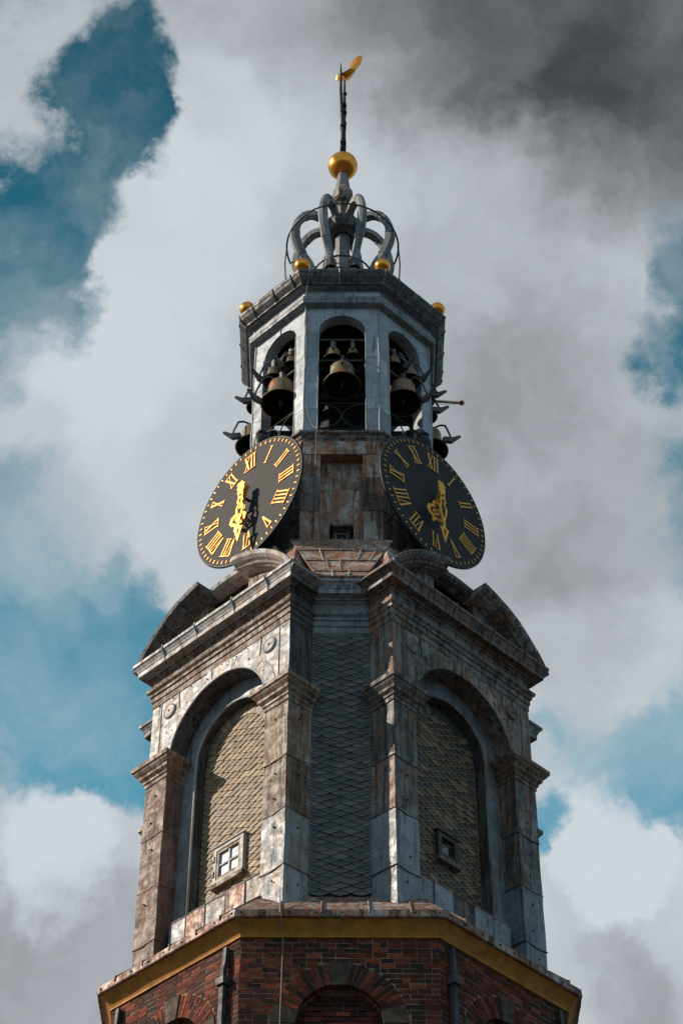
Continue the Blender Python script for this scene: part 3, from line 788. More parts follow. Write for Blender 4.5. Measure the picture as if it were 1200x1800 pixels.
# wings in the order of the plan: right front (45), right back, left back, left front; each: return, face, return, recess
for wing in range(4):
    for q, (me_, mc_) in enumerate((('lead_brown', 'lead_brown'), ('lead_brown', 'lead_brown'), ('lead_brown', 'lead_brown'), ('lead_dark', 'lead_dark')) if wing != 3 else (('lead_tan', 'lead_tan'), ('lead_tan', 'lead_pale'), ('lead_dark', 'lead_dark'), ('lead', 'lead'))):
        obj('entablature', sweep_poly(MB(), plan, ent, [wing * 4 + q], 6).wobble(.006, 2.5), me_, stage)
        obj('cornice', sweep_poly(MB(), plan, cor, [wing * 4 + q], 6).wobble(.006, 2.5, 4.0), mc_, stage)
cl = MB()
for az in (-45, 45):
    fr = F(az)
    for u in (-1.1, -.35, .5, 1.25):
        m = MB(); m.tube([fr(u, B + .20, 23.05), fr(u, B + .212, 23.15), fr(u, B + .285, 23.26), fr(u, B + .285, 23.33), fr(u, B + .1, 23.40)], .015, 5)
        obj('cornice_seam', m, 'lead_pale' if az < 0 else 'lead_dark', stage)

# pediments with broken segmental heads, on the two wings in view
def pediment(az):
    fr = F(az); left = az < 0
    pd = part_empty('pediment', stage)
    zc, RO_ = 22.22, 2.09
    prof = [(1.885, 2.42), (1.885, 2.56), (1.895, 2.58), (1.91, 2.66), (1.92, 2.665), (1.935, 2.73), (1.965, 2.75), (1.985, 2.80), (2.03, 2.85), (2.045, 2.855), (2.09, 2.87), (2.105, 2.85), (2.115, 2.0)]
    A0 = math.degrees(math.asin((23.27 - zc) / RO_))
    ab = math.degrees(math.acos(.40 / RO_))
    outer_prof = prof
    mid_prof = [(1.95, 2.36), (1.95, 2.42), (1.965, 2.44), (1.985, 2.53), (2.03, 2.58), (2.09, 2.60), (2.105, 2.58), (2.115, 2.0)]
    def seg(a0, a1, sh, n, name, mt):
        prof = mid_prof if sh > .2 else outer_prof
        if sh > .2: sh = 0
        vs = []; fs = []; k = len(prof)
        for i in range(n + 1):
            a = R(a0 + (a1 - a0) * i / n)
            for (r, d) in prof:
                dd = d - (sh if d > 2.1 else 0)
                vs.append(fr(r * math.cos(a), dd, zc + r * math.sin(a)))
        for i in range(n):
            for j in range(k - 1):
                fs.append((i * k + j, i * k + j + 1, (i + 1) * k + j + 1, (i + 1) * k + j))
        fs.append(tuple(range(k))); fs.append(tuple(n * k + j for j in range(k))[::-1])
        return fix_normals(obj(name, MB().add(vs, fs).wobble(.006, 3), mt, pd))
    n = 4
    for s_ in (1, -1):
        for i in range(n):
            a0 = A0 - 2 + (ab - A0 + 2) * i / n + .12; a1 = A0 - 2 + (ab - A0 + 2) * (i + 1) / n - .12
            if s_ < 0: a0, a1 = 180 - a1, 180 - a0
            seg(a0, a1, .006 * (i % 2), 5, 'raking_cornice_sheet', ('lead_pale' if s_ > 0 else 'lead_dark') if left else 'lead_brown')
    for i in range(2):
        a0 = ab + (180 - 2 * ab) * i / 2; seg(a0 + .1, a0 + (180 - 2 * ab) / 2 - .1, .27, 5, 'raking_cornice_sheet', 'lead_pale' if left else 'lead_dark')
    # blocks of the tympanum left and right of the opening
    for s_ in (-1, 1):
        pts = [(.47, 23.33), (1.54, 23.33)] + [(u, zc + math.sqrt(1.90 ** 2 - u * u)) for u in (1.50, 1.3, 1.1, .9, .7, .47)]
        pts = [(s_ * u, z) for u, z in pts]
        if s_ < 0: pts = pts[::-1]
        fix_normals(obj('tympanum_block', MB().poly(fr, pts, 2.1, 2.53).wobble(.005, 3), 'lead_tan' if left else 'lead_brown', pd))
        nm = MB(); nail_row(nm, fr, [(s_ * .62, 23.55), (s_ * .66, 23.8), (s_ * 1.0, 23.5)], 2.535); obj('nails', nm, 'nail', pd, kind='stuff')
    fix_normals(obj('tympanum_back', MB().poly(fr, [(-.47, 23.3), (.47, 23.3), (.47, 24.15), (-.47, 24.15)], 1.7, 1.95), 'lead_dark', pd))
    # gilt scrolls in the opening
    for (u, z, r, a0, a1) in ((.20, 23.62, .19, 10, 190), (-.06, 23.60, .14, 0, 190), (-.30, 23.58, .11, 0, 170), (.38, 23.56, .09, 10, 150)):
        m = MB(); pts = [fr(u + r * math.cos(R(a0 + (a1 - a0) * i / 14)) , 2.42, z + r * .9 * math.sin(R(a0 + (a1 - a0) * i / 14))) for i in range(15)]
        m.tube(pts, [.014 + .012 * math.sin(math.pi * i / 14) for i in range(15)], 6); obj('gilt_scroll', m, 'gold_flat', pd, smooth=True)
    # rounded dark hood that closes the head behind, under the clock
    pts = [(.70 * math.copysign(abs(math.cos(R(a))) ** .7, math.cos(R(a))), 24.2 + .98 * math.sin(R(a)) ** .7) for a in range(0, 181, 9)]
    fix_normals(obj('clock_hood', MB().poly(fr, pts, 1.55, 2.06), 'inside', pd))
for az in (-45, 45): pediment(az)

# roof between cornice and drum
AD = 1.66
drum_base = 25.2
pl = offset_poly(plan, .02)
roof = MB()
low = [Vector((p.x, p.y, 23.40)) for p in pl]
top = []
for i, az in enumerate((45, 135, 225, 315)):
    fr = F(az); h = (AD + .06) * T8
    a, b = fr(-h, AD + .06, drum_base), fr(h, AD + .06, drum_base)
    top += [a, a, b, b]
n = 16; fs = []
for i in range(n):
    j = (i + 1) % n
    fs.append((i, j, n + j, n + i))
roof.add(low + top, fs)
rf = obj('stage_roof', roof, 'copper', tower)
# copper strips on the front slope
fr = F(0)
def slope(t, u): return (2.84 - t * (2.84 - (AD + .05)), 23.36 + t * (drum_base - 23.36), (.33 + t * .42) * u)
tiers = [(0.0, .13, [-1, -.35, .3, 1]), (.13, .42, [-1, -.42, -.03, 1]), (.42, .70, [-1, -.5, .45, .8, 1]), (.70, 1.0, [-1, 0, .6, 1])]
for ti, (t0, t1, us) in enumerate(tiers):
    for i in range(len(us) - 1):
        q = []
        for t, lift in ((t0 - .02, .035), (t1 + .02, .02)):
            for u in (us[i], us[i + 1]):
                d, z, uu = slope(t, u); q.append((uu * 1.12, d, z, lift))
        m = MB(); P_ = [fr(a, b + l, c + l * .6) for a, b, c, l in q]; Q_ = [fr(a, b, c) for a, b, c, l in q]
        m.hexa([Q_[0], Q_[1], P_[1], P_[0], Q_[2], Q_[3], P_[3], P_[2]])
        obj('copper_strip', m.wobble(.004, 5), 'rust_patch', rf)
        if i:
            m = MB(); a = q[0]; b = q[2]
            m.tube([fr(a[0], a[1] + .05, a[2]), fr(b[0], b[1] + .04, b[2] + .02)], .010, 5); obj('strip_seam', m, 'lead_pale', rf)
    a, b = slope(t0, -1), slope(t0, 1)
    m = MB(); m.tube([fr(a[2] * 1.1, a[0] + .045, a[1]), fr(b[2] * 1.1, b[0] + .045, b[1])], .012, 5); obj('strip_seam', m.wobble(.004, 4), 'lead_pale', rf)
# lead flanks along the ends of the pediments
for s_ in (-1, 1):
    m = MB(); q = [(s_ * .80, 3.30, 23.36), (s_ * .34, 2.86, 23.36), (s_ * .60, 2.45, 23.86), (s_ * .92, 2.75, 23.86)]
    P_ = [fr(*a) for a in q]; Q_ = [fr(a, b, c - .10) for a, b, c in q]
    m.hexa(Q_ + P_); fix_normals(obj('flank_sheet', m, 'lead', rf))

# ------------------------------------------------------------------ drum behind the clocks
drum = part_empty('drum', tower)
obj('drum_wall', sweep_poly(MB(), octagon(AD - .27), [(0, 23.5), (0, 27.6)]), 'lead_dark', drum)
obj('drum_plinth', sweep_poly(MB(), octagon(AD), [(.10, 25.05), (.10, 25.16), (.03, 25.24), (.0, 25.30), (-.12, 25.31)], sub=4).wobble(.006, 3), 'lead_brown', drum)
HD = AD * T8
for az in range(-90, 91, 45):
    fr = F(az)
    for s_ in (-1, 1):
        zs = [25.27, 25.95, 26.75, 27.30]
        for i in range(3):
            m = MB(); a, b = (s_ * .36, s_ * (HD + .004)) if s_ > 0 else (-(HD + .004), -.36)
            m.box(fr, a, b, AD - .26, AD + .004 * (i % 2), zs[i] + .004, zs[i + 1] - .004, 3, 4)
            obj('stile_sheet', m.wobble(.006, 3, i), 'rust_patch' if (az == 0 and i != 1) else 'lead_brown', drum)
    m = MB(); m.box(fr, -HD + .02, HD - .02, AD - .26, AD + .008, 27.30, 27.62, 4, 3); obj('head_sheet', m.wobble(.006, 3), 'lead_brown' if az else 'rust_patch', drum)
    if az in (0,):
        for (z0, z1, us) in ((26.62, 27.296, [-.36, .36]), (25.72, 26.616, [-.36, -.17, .20, .36])):
            for i in range(len(us) - 1):
                m = MB(); m.box(fr, us[i] + .002, us[i + 1] - .002, AD - .28, AD - .19 + .006 * (i % 2), z0, z1, 3, 4); obj('panel_sheet', m.wobble(.005, 3), ['rust_patch', 'rust_patch', 'lead_brown'][i] if z0 > 26 else ['rust_patch', 'rust_patch', 'rust_patch'][i], drum)
        for a, b in ((-.358, -.20), (.20, .358)):
            m = MB(); m.box(fr, a, b, AD - .28, AD - .188, 25.30, 25.715, 2, 3); obj('panel_sheet', m.wobble(.005, 3), 'rust_patch', drum)
        wd = part_empty('window', drum)
        o_ = [(-.14, 25.31), (.14, 25.31), (.14, 25.66), (-.14, 25.66)][::-1]; i_ = [(-.095, 25.345), (.095, 25.345), (.095, 25.625), (-.095, 25.625)][::-1]
        obj('frame', MB().ring(fr, o_, i_, AD - .28, AD - .15), 'paint_dark', wd)
        m = MB().ring(fr, [(-.093, 25.348), (.093, 25.348), (.093, 25.622), (-.093, 25.622)][::-1], [(-.08, 25.36), (.08, 25.36), (.08, 25.61), (-.08, 25.61)][::-1], AD - .24, AD - .19); obj('sash', m, 'paint_white', wd)
        m = MB(); m.box(fr, -.08, .08, AD - .235, AD - .215, 25.36, 25.61); obj('pane', m, 'glass', wd)
        m = MB(); m.box(fr, -.2, .2, AD - .28, AD - .06, 25.665, 25.71); obj('hood', m.wobble(.005, 5), 'lead_dark', wd)
    else:
        m = MB(); m.box(fr, -.36, .36, AD - .28, AD - .19, 25.27, 27.296, 3, 5); obj('panel_sheet', m.wobble(.006, 3), 'lead_dark', drum)
sillp = [(-.1, 27.58), (.015, 27.60), (.03, 27.64), (.06, 27.68), (.065, 27.72), (.115, 27.755), (.12, 27.80), (.10, 27.82), (-.10, 27.86)]
obj('belfry_sill', sweep_poly(MB(), octagon(AD - .02), sillp, sub=5).wobble(.006, 3), 'lead_brown', drum)

# ------------------------------------------------------------------ belfry
AW = 1.60; HW = AW * T8
belfry = part_empty('belfry', tower)
ZS, RB = 30.60, .42
random.seed(5)
for i in range(8):
    az = -180 + 45 * i; fr = F(az)
    m = MB(); arch_wall(m, fr, HW, 27.8, 31.24, RB, ZS, AW, .22, 20, back=False)
    aw = obj('arcade_wall', m.wobble(.005, 3), 'zinc', belfry)
    # inner face of the wall
    m = MB(); arch_wall(m, fr, HW - .09, 27.8, 31.24, RB - .001, ZS, AW - .22, .001, 20, back=False); obj('inner_lining', m, 'inside', belfry)
    if abs(az) > 100: continue
    for s_ in (-1, 1):
        zs = [27.84, 28.50, 29.18, 29.86, 30.58]
        for j in range(4):
            if j and random.random() < .0: continue
            a, b = (RB + .006, HW - .012) if s_ > 0 else (-HW + .012, -RB - .006)
            m = MB(); m.box(fr, a, b, AW - .02, AW + .008 + .003 * (j % 2), zs[j] + .004, zs[j + 1] - .004, 3, 4)
            obj('pier_sheet', m.wobble(.006, 4, j), 'zinc', aw)
        m = MB(); m.tube([fr(s_ * (RB + .004), AW + .012, 27.85 + 2.75 * t / 14) for t in range(15)], .012, 5); obj('pier_roll', m.wobble(.010, 3.5), 'zinc', aw, smooth=True)
    m = MB(); m.tube([fr(HW, AW + .006, 27.85 + 3.36 * t / 24) for t in range(25)], .022, 6); obj('corner_roll', m.wobble(.016, 3.2, az), 'zinc', aw, smooth=True)
    # head sheets either side of the middle seam
    m = MB(); m.tube([fr(0, AW + .008, 31.03), fr(.004, AW + .01, 31.22)], .012, 5); obj('head_seam', m, 'zinc', aw)
obj('belfry_floor', sweep_poly(MB(), octagon(1.42), [(-1.3, 27.84), (0, 27.84)]), 'inside', belfry)
obj('belfry_ceiling', sweep_poly(MB(), octagon(1.55), [(0, 31.20), (-1.5, 31.20)]), 'inside', belfry)
# timber bell frame inside
for x in (-.62, .62):
    for y in (-.62, .62):
        m = MB(); m.box(W3, x - .09, x + .09, y - .09, y + .09, 27.85, 31.2); obj('frame_post', m, 'inside', belfry)
for z in (28.75, 29.75, 30.5):
    for s_ in (-1, 1):
        m = MB(); m.box(W3, -1.3, 1.3, s_ * .62 - .07, s_ * .62 + .07, z, z + .16); obj('frame_beam', m, 'inside', belfry)
        m = MB(); m.box(W3, s_ * .62 - .07, s_ * .62 + .07, -1.3, 1.3, z + .165, z + .32); obj('frame_beam', m, 'inside', belfry)
m = MB(); m.lathe([(.42, 27.9), (.42, 29.9), (.30, 30.3), (.05, 30.4)], 12); obj('clockwork_case', m, 'inside', belfry)
# entablature and top cornice of the belfry
e8 = [(-.02, 31.20), (.03, 31.21), (.03, 31.225), (.10, 31.235), (.125, 31.25), (.13, 31.30), (.14, 31.32), (.145, 31.395), (.12, 31.42), (.065, 31.43), (.062, 31.60), (.08, 31.62), (.08, 31.64), (.19, 31.645)]
obj('belfry_entablature', sweep_poly(MB(), octagon(AW), e8, sub=6).wobble(.005, 3), 'lead', belfry)
for i in range(8):
    az = 45 * i - 180
    if abs(az) > 100: continue
    fr = F(az); hb = (AW + .066) * T8
    for a, b in ((-hb, -.012), (.012, hb)):
        m = MB(); m.box(fr, a, b, AW + .04, AW + .072, 31.436, 31.598, 4, 2); obj('frieze_sheet', m.wobble(.004, 4), 'zinc' if az <= 0 else 'lead', belfry)
g8 = [(.18, 31.64), (.19, 31.66), (.215, 31.67), (.22, 31.70), (.30, 31.80), (.325, 31.87), (.335, 31.875), (.345, 31.93), (.34, 31.955), (.27, 31.97)]
obj('belfry_cornice', sweep_poly(MB(), octagon(AW), g8, sub=6).wobble(.006, 3), 'lead_dark', belfry)
for az in (-90, -45, 0, 45, 90):
    fr = F(az)
    for u in ((-.45, .1, .58) if az else (-.05,)):
        m = MB(); m.tube([fr(u, AW + .195, 31.655), fr(u, AW + .225, 31.70), fr(u, AW + .31, 31.80), fr(u, AW + .335, 31.87), fr(u, AW + .355, 31.94)], .014, 5); obj('gutter_joint', m, 'lead_dark' if az else 'lead', belfry)
for i in range(8):
    a = R(22.5 + 45 * i); rr = (AW + .345) / math.cos(math.pi / 8)
    if i in (1, 2): continue
    m = MB(); m.tube([(math.cos(a) * (rr - .15), math.sin(a) * (rr - .15), 31.645), (math.cos(a) * (rr - .12), math.sin(a) * (rr - .12), 31.70), (math.cos(a) * (rr - .035), math.sin(a) * (rr - .035), 31.80), (math.cos(a) * (rr + .003), math.sin(a) * (rr + .003), 31.93)], .012, 5)
    obj('corner_joint', m, 'lead_tan', belfry)
roofp = [(.27, 31.97), (.10, 32.10), (-.30, 32.45), (-.72, 32.9), (-.90, 33.45), (-1.0, 33.68), (-1.2, 33.72), (-1.59, 33.72)]
obj('belfry_roof', sweep_poly(MB(), octagon(AW), roofp), 'lead_dark', belfry)
for i in range(8):
    a = R(22.5 + 45 * i); r_ = 1.80 / math.cos(math.pi / 8)
    if i in (1, 2): continue
    gb = part_empty('gilded_ball', belfry)
    m = MB(); m.sphere((r_ * math.cos(a), r_ * math.sin(a), 32.20), .150, 22, 14); obj('ball', m, 'gold', gb, smooth=True)
    m = MB(); m.lathe([(.09, 31.95), (.06, 32.06), (.05, 32.2)], 10, (r_ * math.cos(a), r_ * math.sin(a), 0)); obj('stem', m, 'lead', gb, smooth=True)

# railings and cross bars in the openings
for az in (0, -45, 45, -90, 90):
    fr = F(az); dr = AW - .05
    rl = part_empty('railing', belfry)
    for z in (28.05, 28.70):
        m = MB(); m.tube([fr(-RB, dr, z), fr(RB, dr, z)], .016, 6); obj('rail', m, 'iron', rl)
    for u in (-RB, RB):
        pts = [fr(u - math.copysign(.0, u) - math.copysign(RB - .012, u) * math.cos(R(a)) * 1.0, dr, 28.375 + .315 * math.sin(R(a))) for a in range(-90, 91, 10)]
        m = MB(); m.tube(pts, .013, 6); obj('scroll', m, 'iron', rl, smooth=True)
    for z in ((30.40, 29.84) if az == 0 else (30.42, 29.82)):
        m = MB(); m.tube([fr(-RB - .02, AW - .06, z), fr(RB + .02, AW - .06, z)], .024, 6); obj('bell_bar', m, 'iron_grey', belfry)

# ------------------------------------------------------------------ bells
def bell(az, u, d, ztop, r, label, hammer=True, flip=1, arm=True):
    fr = F(az); h = r * 1.30; c = fr(u, d, 0)
    t = thing('carillon_bell', label, 'bell', 'bells hanging in the belfry openings', (c.x, c.y, ztop - h))
    zb = 0.0
    def loc(m): m.v = [(p[0] - c.x, p[1] - c.y, p[2] - (ztop - h)) for p in m.v]; return m
    prof = [(.001, .20), (.30, .99), (.52, 1.0), (.61, .965), (.635, .90), (.65, .88), (.635, .82), (.65, .80), (.65, .70), (.68, .50), (.72, .32), (.82, .16), (.93, .05), (1.0, .0), (.98, -.015), (.93, 0)]
    prof = [(a * r, ztop - h + b * h) for a, b in prof[1:]]
    hollow = [(a * r, ztop - h + b * h) for a, b in ((.93, 0), (.86, .06), (.70, .26), (.60, .5), (.55, .8), (.3, .92), (.001, .93))]
    obj('bell_hollow', (lambda m: setattr(m, 'v', [(p[0] - c.x, p[1] - c.y, p[2] - (ztop - h)) for p in m.v]) or m)(MB().lathe(hollow, 28, (c.x, c.y, 0))), 'inside', t, smooth=True)  # near-black colour stands in for the shade inside the bell
    obj('bell_body', loc(MB().lathe(prof, 28, (c.x, c.y, 0))), 'bronze', t, smooth=True)
    m = MB(); m.tube([(c.x, c.y, ztop - .1 * h), (c.x, c.y, ztop - h * .75), (c.x, c.y, ztop - h * .88), (c.x, c.y, ztop - h * 1.1)], [r * .03, r * .05, r * .16, r * .04], 8); obj('clapper', loc(m), 'iron_grey', t, smooth=True)
    m = MB(); o = fr(0, 0, 0)
    m.box(fr, u - .02 - r * .05, u + .02 + r * .05, d - .05, d + .05, ztop - .02, ztop + .20 + r * .3); obj('hanger', loc(m), 'iron_grey', t)
    for s_ in (-1, 1):
        m = MB(); m.tube([fr(u + s_ * r * .22, d + .04, ztop - .03), fr(u + s_ * r * .22, d + .04, ztop + .17 + r * .2)], .011, 5); obj('bolt', loc(m), 'iron_grey', t)
    if not hammer:
        m = MB(); q0 = fr(u, d, 0)
        m.hexa([fr(u - .022, d + .10, ztop + .20), fr(u + .022, d + .10, ztop + .20), fr(u + .022, d + r * .72 + .03, ztop - h * .30), fr(u - .022, d + r * .72 + .03, ztop - h * .30), fr(u - .022, d + .05, ztop + .17), fr(u + .022, d + .05, ztop + .17), fr(u + .022, d + r * .66, ztop - h * .34), fr(u - .022, d + r * .66, ztop - h * .34)])
        fix_normals(obj('striker', loc(m), 'iron_grey', t))
    if hammer:
        hm = part_empty('hammer', t)
        su = flip
        zt = ztop + .10
        L_ = r * 1.25
        pts = [fr(u + su * .05, d + .06, zt), fr(u + su * r * .25, d + r * .62, zt + .04), fr(u + su * r * .45, d + r * .85, zt - .05), fr(u + su * r * .62, d + r * 1.06, ztop - h * .55), fr(u + su * r * .68, d + r * 1.10, ztop - h * .86)]
        m = MB(); m.tube(pts, [.018, .02, .022, .02, .018], 5); obj('lever', loc(m), 'iron_grey', hm)
        m = MB(); a = pts[-1]
        f2 = lambda uu, dd, zz: fr(u + su * r * .68 + uu, d + r * 1.05 + dd, ztop - h * .88 + zz)
        m.hexa([f2(-.035, -.16, -.05), f2(.035, -.16, -.05), f2(.035, .02, -.085), f2(-.035, .02, -.085), f2(-.03, -.12, .06), f2(.03, -.12, .06), f2(.035, .05, .035), f2(-.035, .05, .035)])
        m.hexa([f2(-.034, .021, -.084), f2(.034, .021, -.084), f2(.02, .20, .075), f2(-.02, .20, .075), f2(-.034, .051, .034), f2(.034, .051, .034), f2(.02, .17, .10), f2(-.02, .17, .10)])
        obj('head', loc(m), 'iron_grey', hm)
    return t
bell(0, .0, 1.52, 29.65, .345, 'large brown bronze bell in the middle of the front belfry opening', False)
bell(0, -.165, 1.50, 30.13, .20, 'small bell at the upper rail of the front opening, larger of the pair', False)
bell(0, .19, 1.48, 30.17, .145, 'smallest bell at the upper rail of the front opening, beside a bigger one', False)
bell(-45, .03, 1.56, 29.63, .375, 'large bell hung low in the sunlit left belfry opening, with hammer', True, -1)
bell(-45, -.20, 1.54, 30.22, .215, 'medium bell with hammer at the upper rail of the left opening', True, -1)
bell(-45, .20, 1.50, 30.26, .15, 'small bell beside the pier at the upper rail of the left opening', True, -1)
bell(45, -.02, 1.56, 29.64, .345, 'large dark bell hung low in the shaded right belfry opening', True, 1)
bell(45, .20, 1.54, 30.22, .20, 'medium bell with hammer at the upper rail, outer side of right opening', True, 1)
bell(45, -.19, 1.50, 30.26, .19, 'small bell near the front pier at the upper rail of right opening', True, 1)
bell(-90, -.05, 1.60, 29.70, .35, 'pale bell jutting past the left edge of the belfry above the clock', True, 1)
bell(-90, -.15, 1.56, 30.72, .23, 'upper dark bell jutting past the left edge of the belfry', True, 1)
bell(90, .05, 1.60, 29.62, .35, 'big bell jutting past the right edge of the belfry above the clock', True, -1)
bell(90, .10, 1.56, 30.42, .22, 'middle dark bell with hammer at the right edge of the belfry', True, -1)
bell(90, .20, 1.56, 30.95, .20, 'upper dark bell at the right edge of the belfry below the pole', True, -1)

# ------------------------------------------------------------------ crown
crown = part_empty('crown', tower)
def catmull(P, n=6):
    P = [Vector(p) for p in P]; out = []
    for i in range(len(P) - 1):
        p0 = P[max(i - 1, 0)]; p1 = P[i]; p2 = P[i + 1]; p3 = P[min(i + 2, len(P) - 1)]
        for j in range(n):
            t = j / n; out.append(.5 * ((2 * p1) + (p2 - p0) * t + (2 * p0 - 5 * p1 + 4 * p2 - p3) * t * t + (3 * p1 - p0 - 3 * p2 + p3) * t ** 3))
    out.append(P[-1]); return out
prof = catmull([(.60, 0, 33.72), (.72, 0, 34.12), (.90, 0, 34.42), (1.02, 0, 34.78), (1.01, 0, 35.18), (.90, 0, 35.52), (.72, 0, 35.74), (.52, 0, 35.78), (.34, 0, 35.66), (.16, 0, 35.42)], 5)
for i in range(8):
    a = R(22.5 + 45 * i); ca, sa = math.cos(a), math.sin(a)
    rib = part_empty('rib', crown)
    cuts = [0, 9, 18, 27, 36, len(prof) - 1]
    for c_ in range(5):
        seg = prof[cuts[c_]:cuts[c_ + 1] + 1]; vs = []; fs = []
        gi = cuts[c_]
        for q, p in enumerate(seg):
            k0 = prof[max(gi + q - 1, 0)]; k1 = prof[min(gi + q + 1, len(prof) - 1)]; tg = (k1 - k0).normalized(); nr = Vector((tg.z, 0, -tg.x))
            lf = .009 * (c_ % 2)
            hh, ww = .074 + lf, .070 + lf
            for (x, y) in ((-hh, -ww), (hh * .55, -ww), (hh * 1.15, -ww * .45), (hh * 1.15, ww * .45), (hh * .55, ww), (-hh, ww)):
                e = p + nr * x; vs.append(Vector((e.x * ca - y * sa, e.x * sa + y * ca, e.z)))
        n_ = len(seg)
        for q in range(n_ - 1):
            for j in range(6): fs.append((q * 6 + j, q * 6 + (j + 1) % 6, q * 6 + 6 + (j + 1) % 6, q * 6 + 6 + j))
        fs += [tuple(range(6)), tuple((n_ - 1) * 6 + j for j in range(6))]
        fix_normals(obj('lead_sheet', MB().add(vs, fs).wobble(.004, 5, i), 'lead', rib))
    m = MB(); m.lathe([(.12, 33.64), (.12, 33.86), (.10, 33.92)], 8, (.62 * ca, .62 * sa, 0)); obj('foot', m, 'lead_dark', rib)
hoop = MB(); hoop.tube([(1.125 * math.cos(R(a)), 1.125 * math.sin(R(a)), 35.0) for a in range(0, 360, 6)], .02, 6, closed=True); obj('hoop', hoop, 'iron_grey', crown, smooth=True)
for a in (180, 0, 60, 120, 250, 290):
    ca, sa = math.cos(R(a)), math.sin(R(a))
    if a in (0, 180):
        m = MB(); m.tube([(1.125 * ca, 1.125 * sa, 35.0), (1.15 * ca, 1.15 * sa, 34.5), (1.12 * ca, 1.12 * sa, 33.9), (1.1 * ca, 1.1 * sa, 33.2)], .016, 5); obj('hoop_stay', m, 'iron_grey', crown)
lowring = MB(); lowring.tube([(.60 * math.cos(R(a)), .60 * math.sin(R(a)), 34.02) for a in range(0, 360, 10)], .022, 6, closed=True); obj('foot_ring', lowring, 'iron_grey', crown)
m = MB(); m.lathe([(.20, 33.65), (.20, 34.0), (.165, 34.05), (.165, 34.62)], 8, ph=R(22.5)); obj('shaft_sheet', m.wobble(.004, 5), 'lead', crown)
m = MB(); m.lathe([(.160, 34.61), (.160, 35.40), (.23, 35.48), (.23, 35.56)], 8, ph=R(22.5)); obj('shaft_sheet', m.wobble(.004, 5), 'lead', crown)
m = MB(); m.lathe([(.20, 35.30), (.36, 35.36), (.42, 35.50), (.38, 35.72), (.17, 35.95)], 8, ph=R(22.5)); obj('collar', m, 'lead_dark', crown)
m = MB(); m.lathe([(.13, 35.9), (.13, 36.42), (.20, 36.47), (.20, 36.50), (.14, 36.52)], 8, ph=R(22.5)); obj('neck', m, 'lead_brown', crown)
m = MB(); m.lathe([(.10, 36.50), (.19, 36.58), (.225, 36.70), (.21, 36.82), (.165, 36.92), (.15, 36.93)], 8, ph=R(22.5)); obj('bulb', m.wobble(.004, 5), 'lead_brown', crown)
m = MB(); m.lathe([(.165, 36.92), (.16, 36.96), (.125, 37.30), (.10, 37.46), (.07, 37.52), (.01, 37.53)], 8, ph=R(22.5)); obj('cone', m.wobble(.004, 5), 'lead', crown)
m = MB(); m.sphere((0, 0, 37.77), .312, 32, 20); obj('finial_ball', m, 'gold', crown, smooth=True)

# ------------------------------------------------------------------ weather vane and lightning rod
vane = thing('weather_vane', 'gilded cockerel weather vane on a thin black rod above the golden ball', 'weather vane', loc=(0, 0, 38.06))
o = Vector((0, 0, 38.06))
def L_(m, o): m.v = [tuple(Vector(p) - o) for p in m.v]; return m
m = MB(); m.tube([(.02, .02, 38.03), (.022, .02, 39.2), (.03, .02, 40.2), (.03, .02, 40.98)], [.05, .04, .032, .022], 8); obj('rod', L_(m, o), 'iron', vane, smooth=True)
for z, r in ((39.35, .05), (39.75, .055), (40.0, .05), (40.45, .055)):
    m = MB(); m.sphere((.035, .02, z), r, 10, 6); obj('knop', L_(m, o), 'iron', vane, smooth=True)
# cockerel: outline in its own plane, thick in the middle
out = [(-.34, .18), (-.29, .27), (-.25, .36), (-.19, .38), (-.17, .33), (-.12, .22), (-.02, .13), (.12, .10), (.22, .15), (.28, .24), (.24, .34), (.18, .40), (.22, .56), (.36, .70), (.54, .72), (.66, .58), (.68, .34), (.60, .10), (.43, -.07), (.24, -.16), (.06, -.20), (.03, -.30), (-.03, -.30), (-.04, -.19), (-.16, -.12), (-.26, .02), (-.28, .12)]
da = R(-38); ax = Vector((math.cos(da), math.sin(da), 0)); ay = Vector((-math.sin(da), math.cos(da), 0))
cc = Vector((.03, .02, 41.12))
out = [(x * .74, z * .64) for x, z in out]
n = len(out); m = MB(); vs = []
cen = [(sum(p[0] for p in out) / n, sum(p[1] for p in out) / n)]
for (x, z) in out: vs.append(cc + ax * x + Vector((0, 0, z)))
spine = [(x * .74, z * .64) for x, z in [(-.22, .24), (-.14, .06), (0, -.02), (.15, -.02), (.3, .05), (.42, .18), (.5, .35), (.46, .5)]]
def near(p): return min(range(len(spine)), key=lambda i: (spine[i][0] - p[0]) ** 2 + (spine[i][1] - p[1]) ** 2)
thk = [.05, .09, .12, .11, .08, .05, .03, .02]
for s_ in (1, -1):
    for (x, z), t_ in zip(spine, thk): vs.append(cc + ax * x + Vector((0, 0, z)) + ay * t_ * s_)
fs = []
for i in range(n):
    j = (i + 1) % n; a, b = near(out[i]), near(out[j])
    for s_, base in ((1, n), (-1, n + len(spine))):
        fs.append((i, j, base + a) if s_ > 0 else (j, i, base + a))
        if a != b:
            lo, hi = (a, b)
            st = 1 if b > a else -1
            for k in range(a, b, st): fs.append((j, base + k + st, base + k) if s_ > 0 else (j, base + k, base + k + st))
m.add(vs, fs); fix_normals(obj('cockerel', L_(m, o), 'gold', vane))
lr = thing('lightning_rod', 'slender black lightning rod leaning past the weather vane', 'lightning rod', loc=(0, 0, 38.06))
m = MB(); m.tube([(-.02, -.03, 38.05), (.0, -.05, 39.0), (-.02, -.07, 39.6), (-.05, -.09, 40.4), (-.05, -.10, 41.2), (-.055, -.10, 41.48)], [.05, .045, .04, .036, .022, .008], 8); obj('rod', L_(m, o), 'iron', lr, smooth=True)
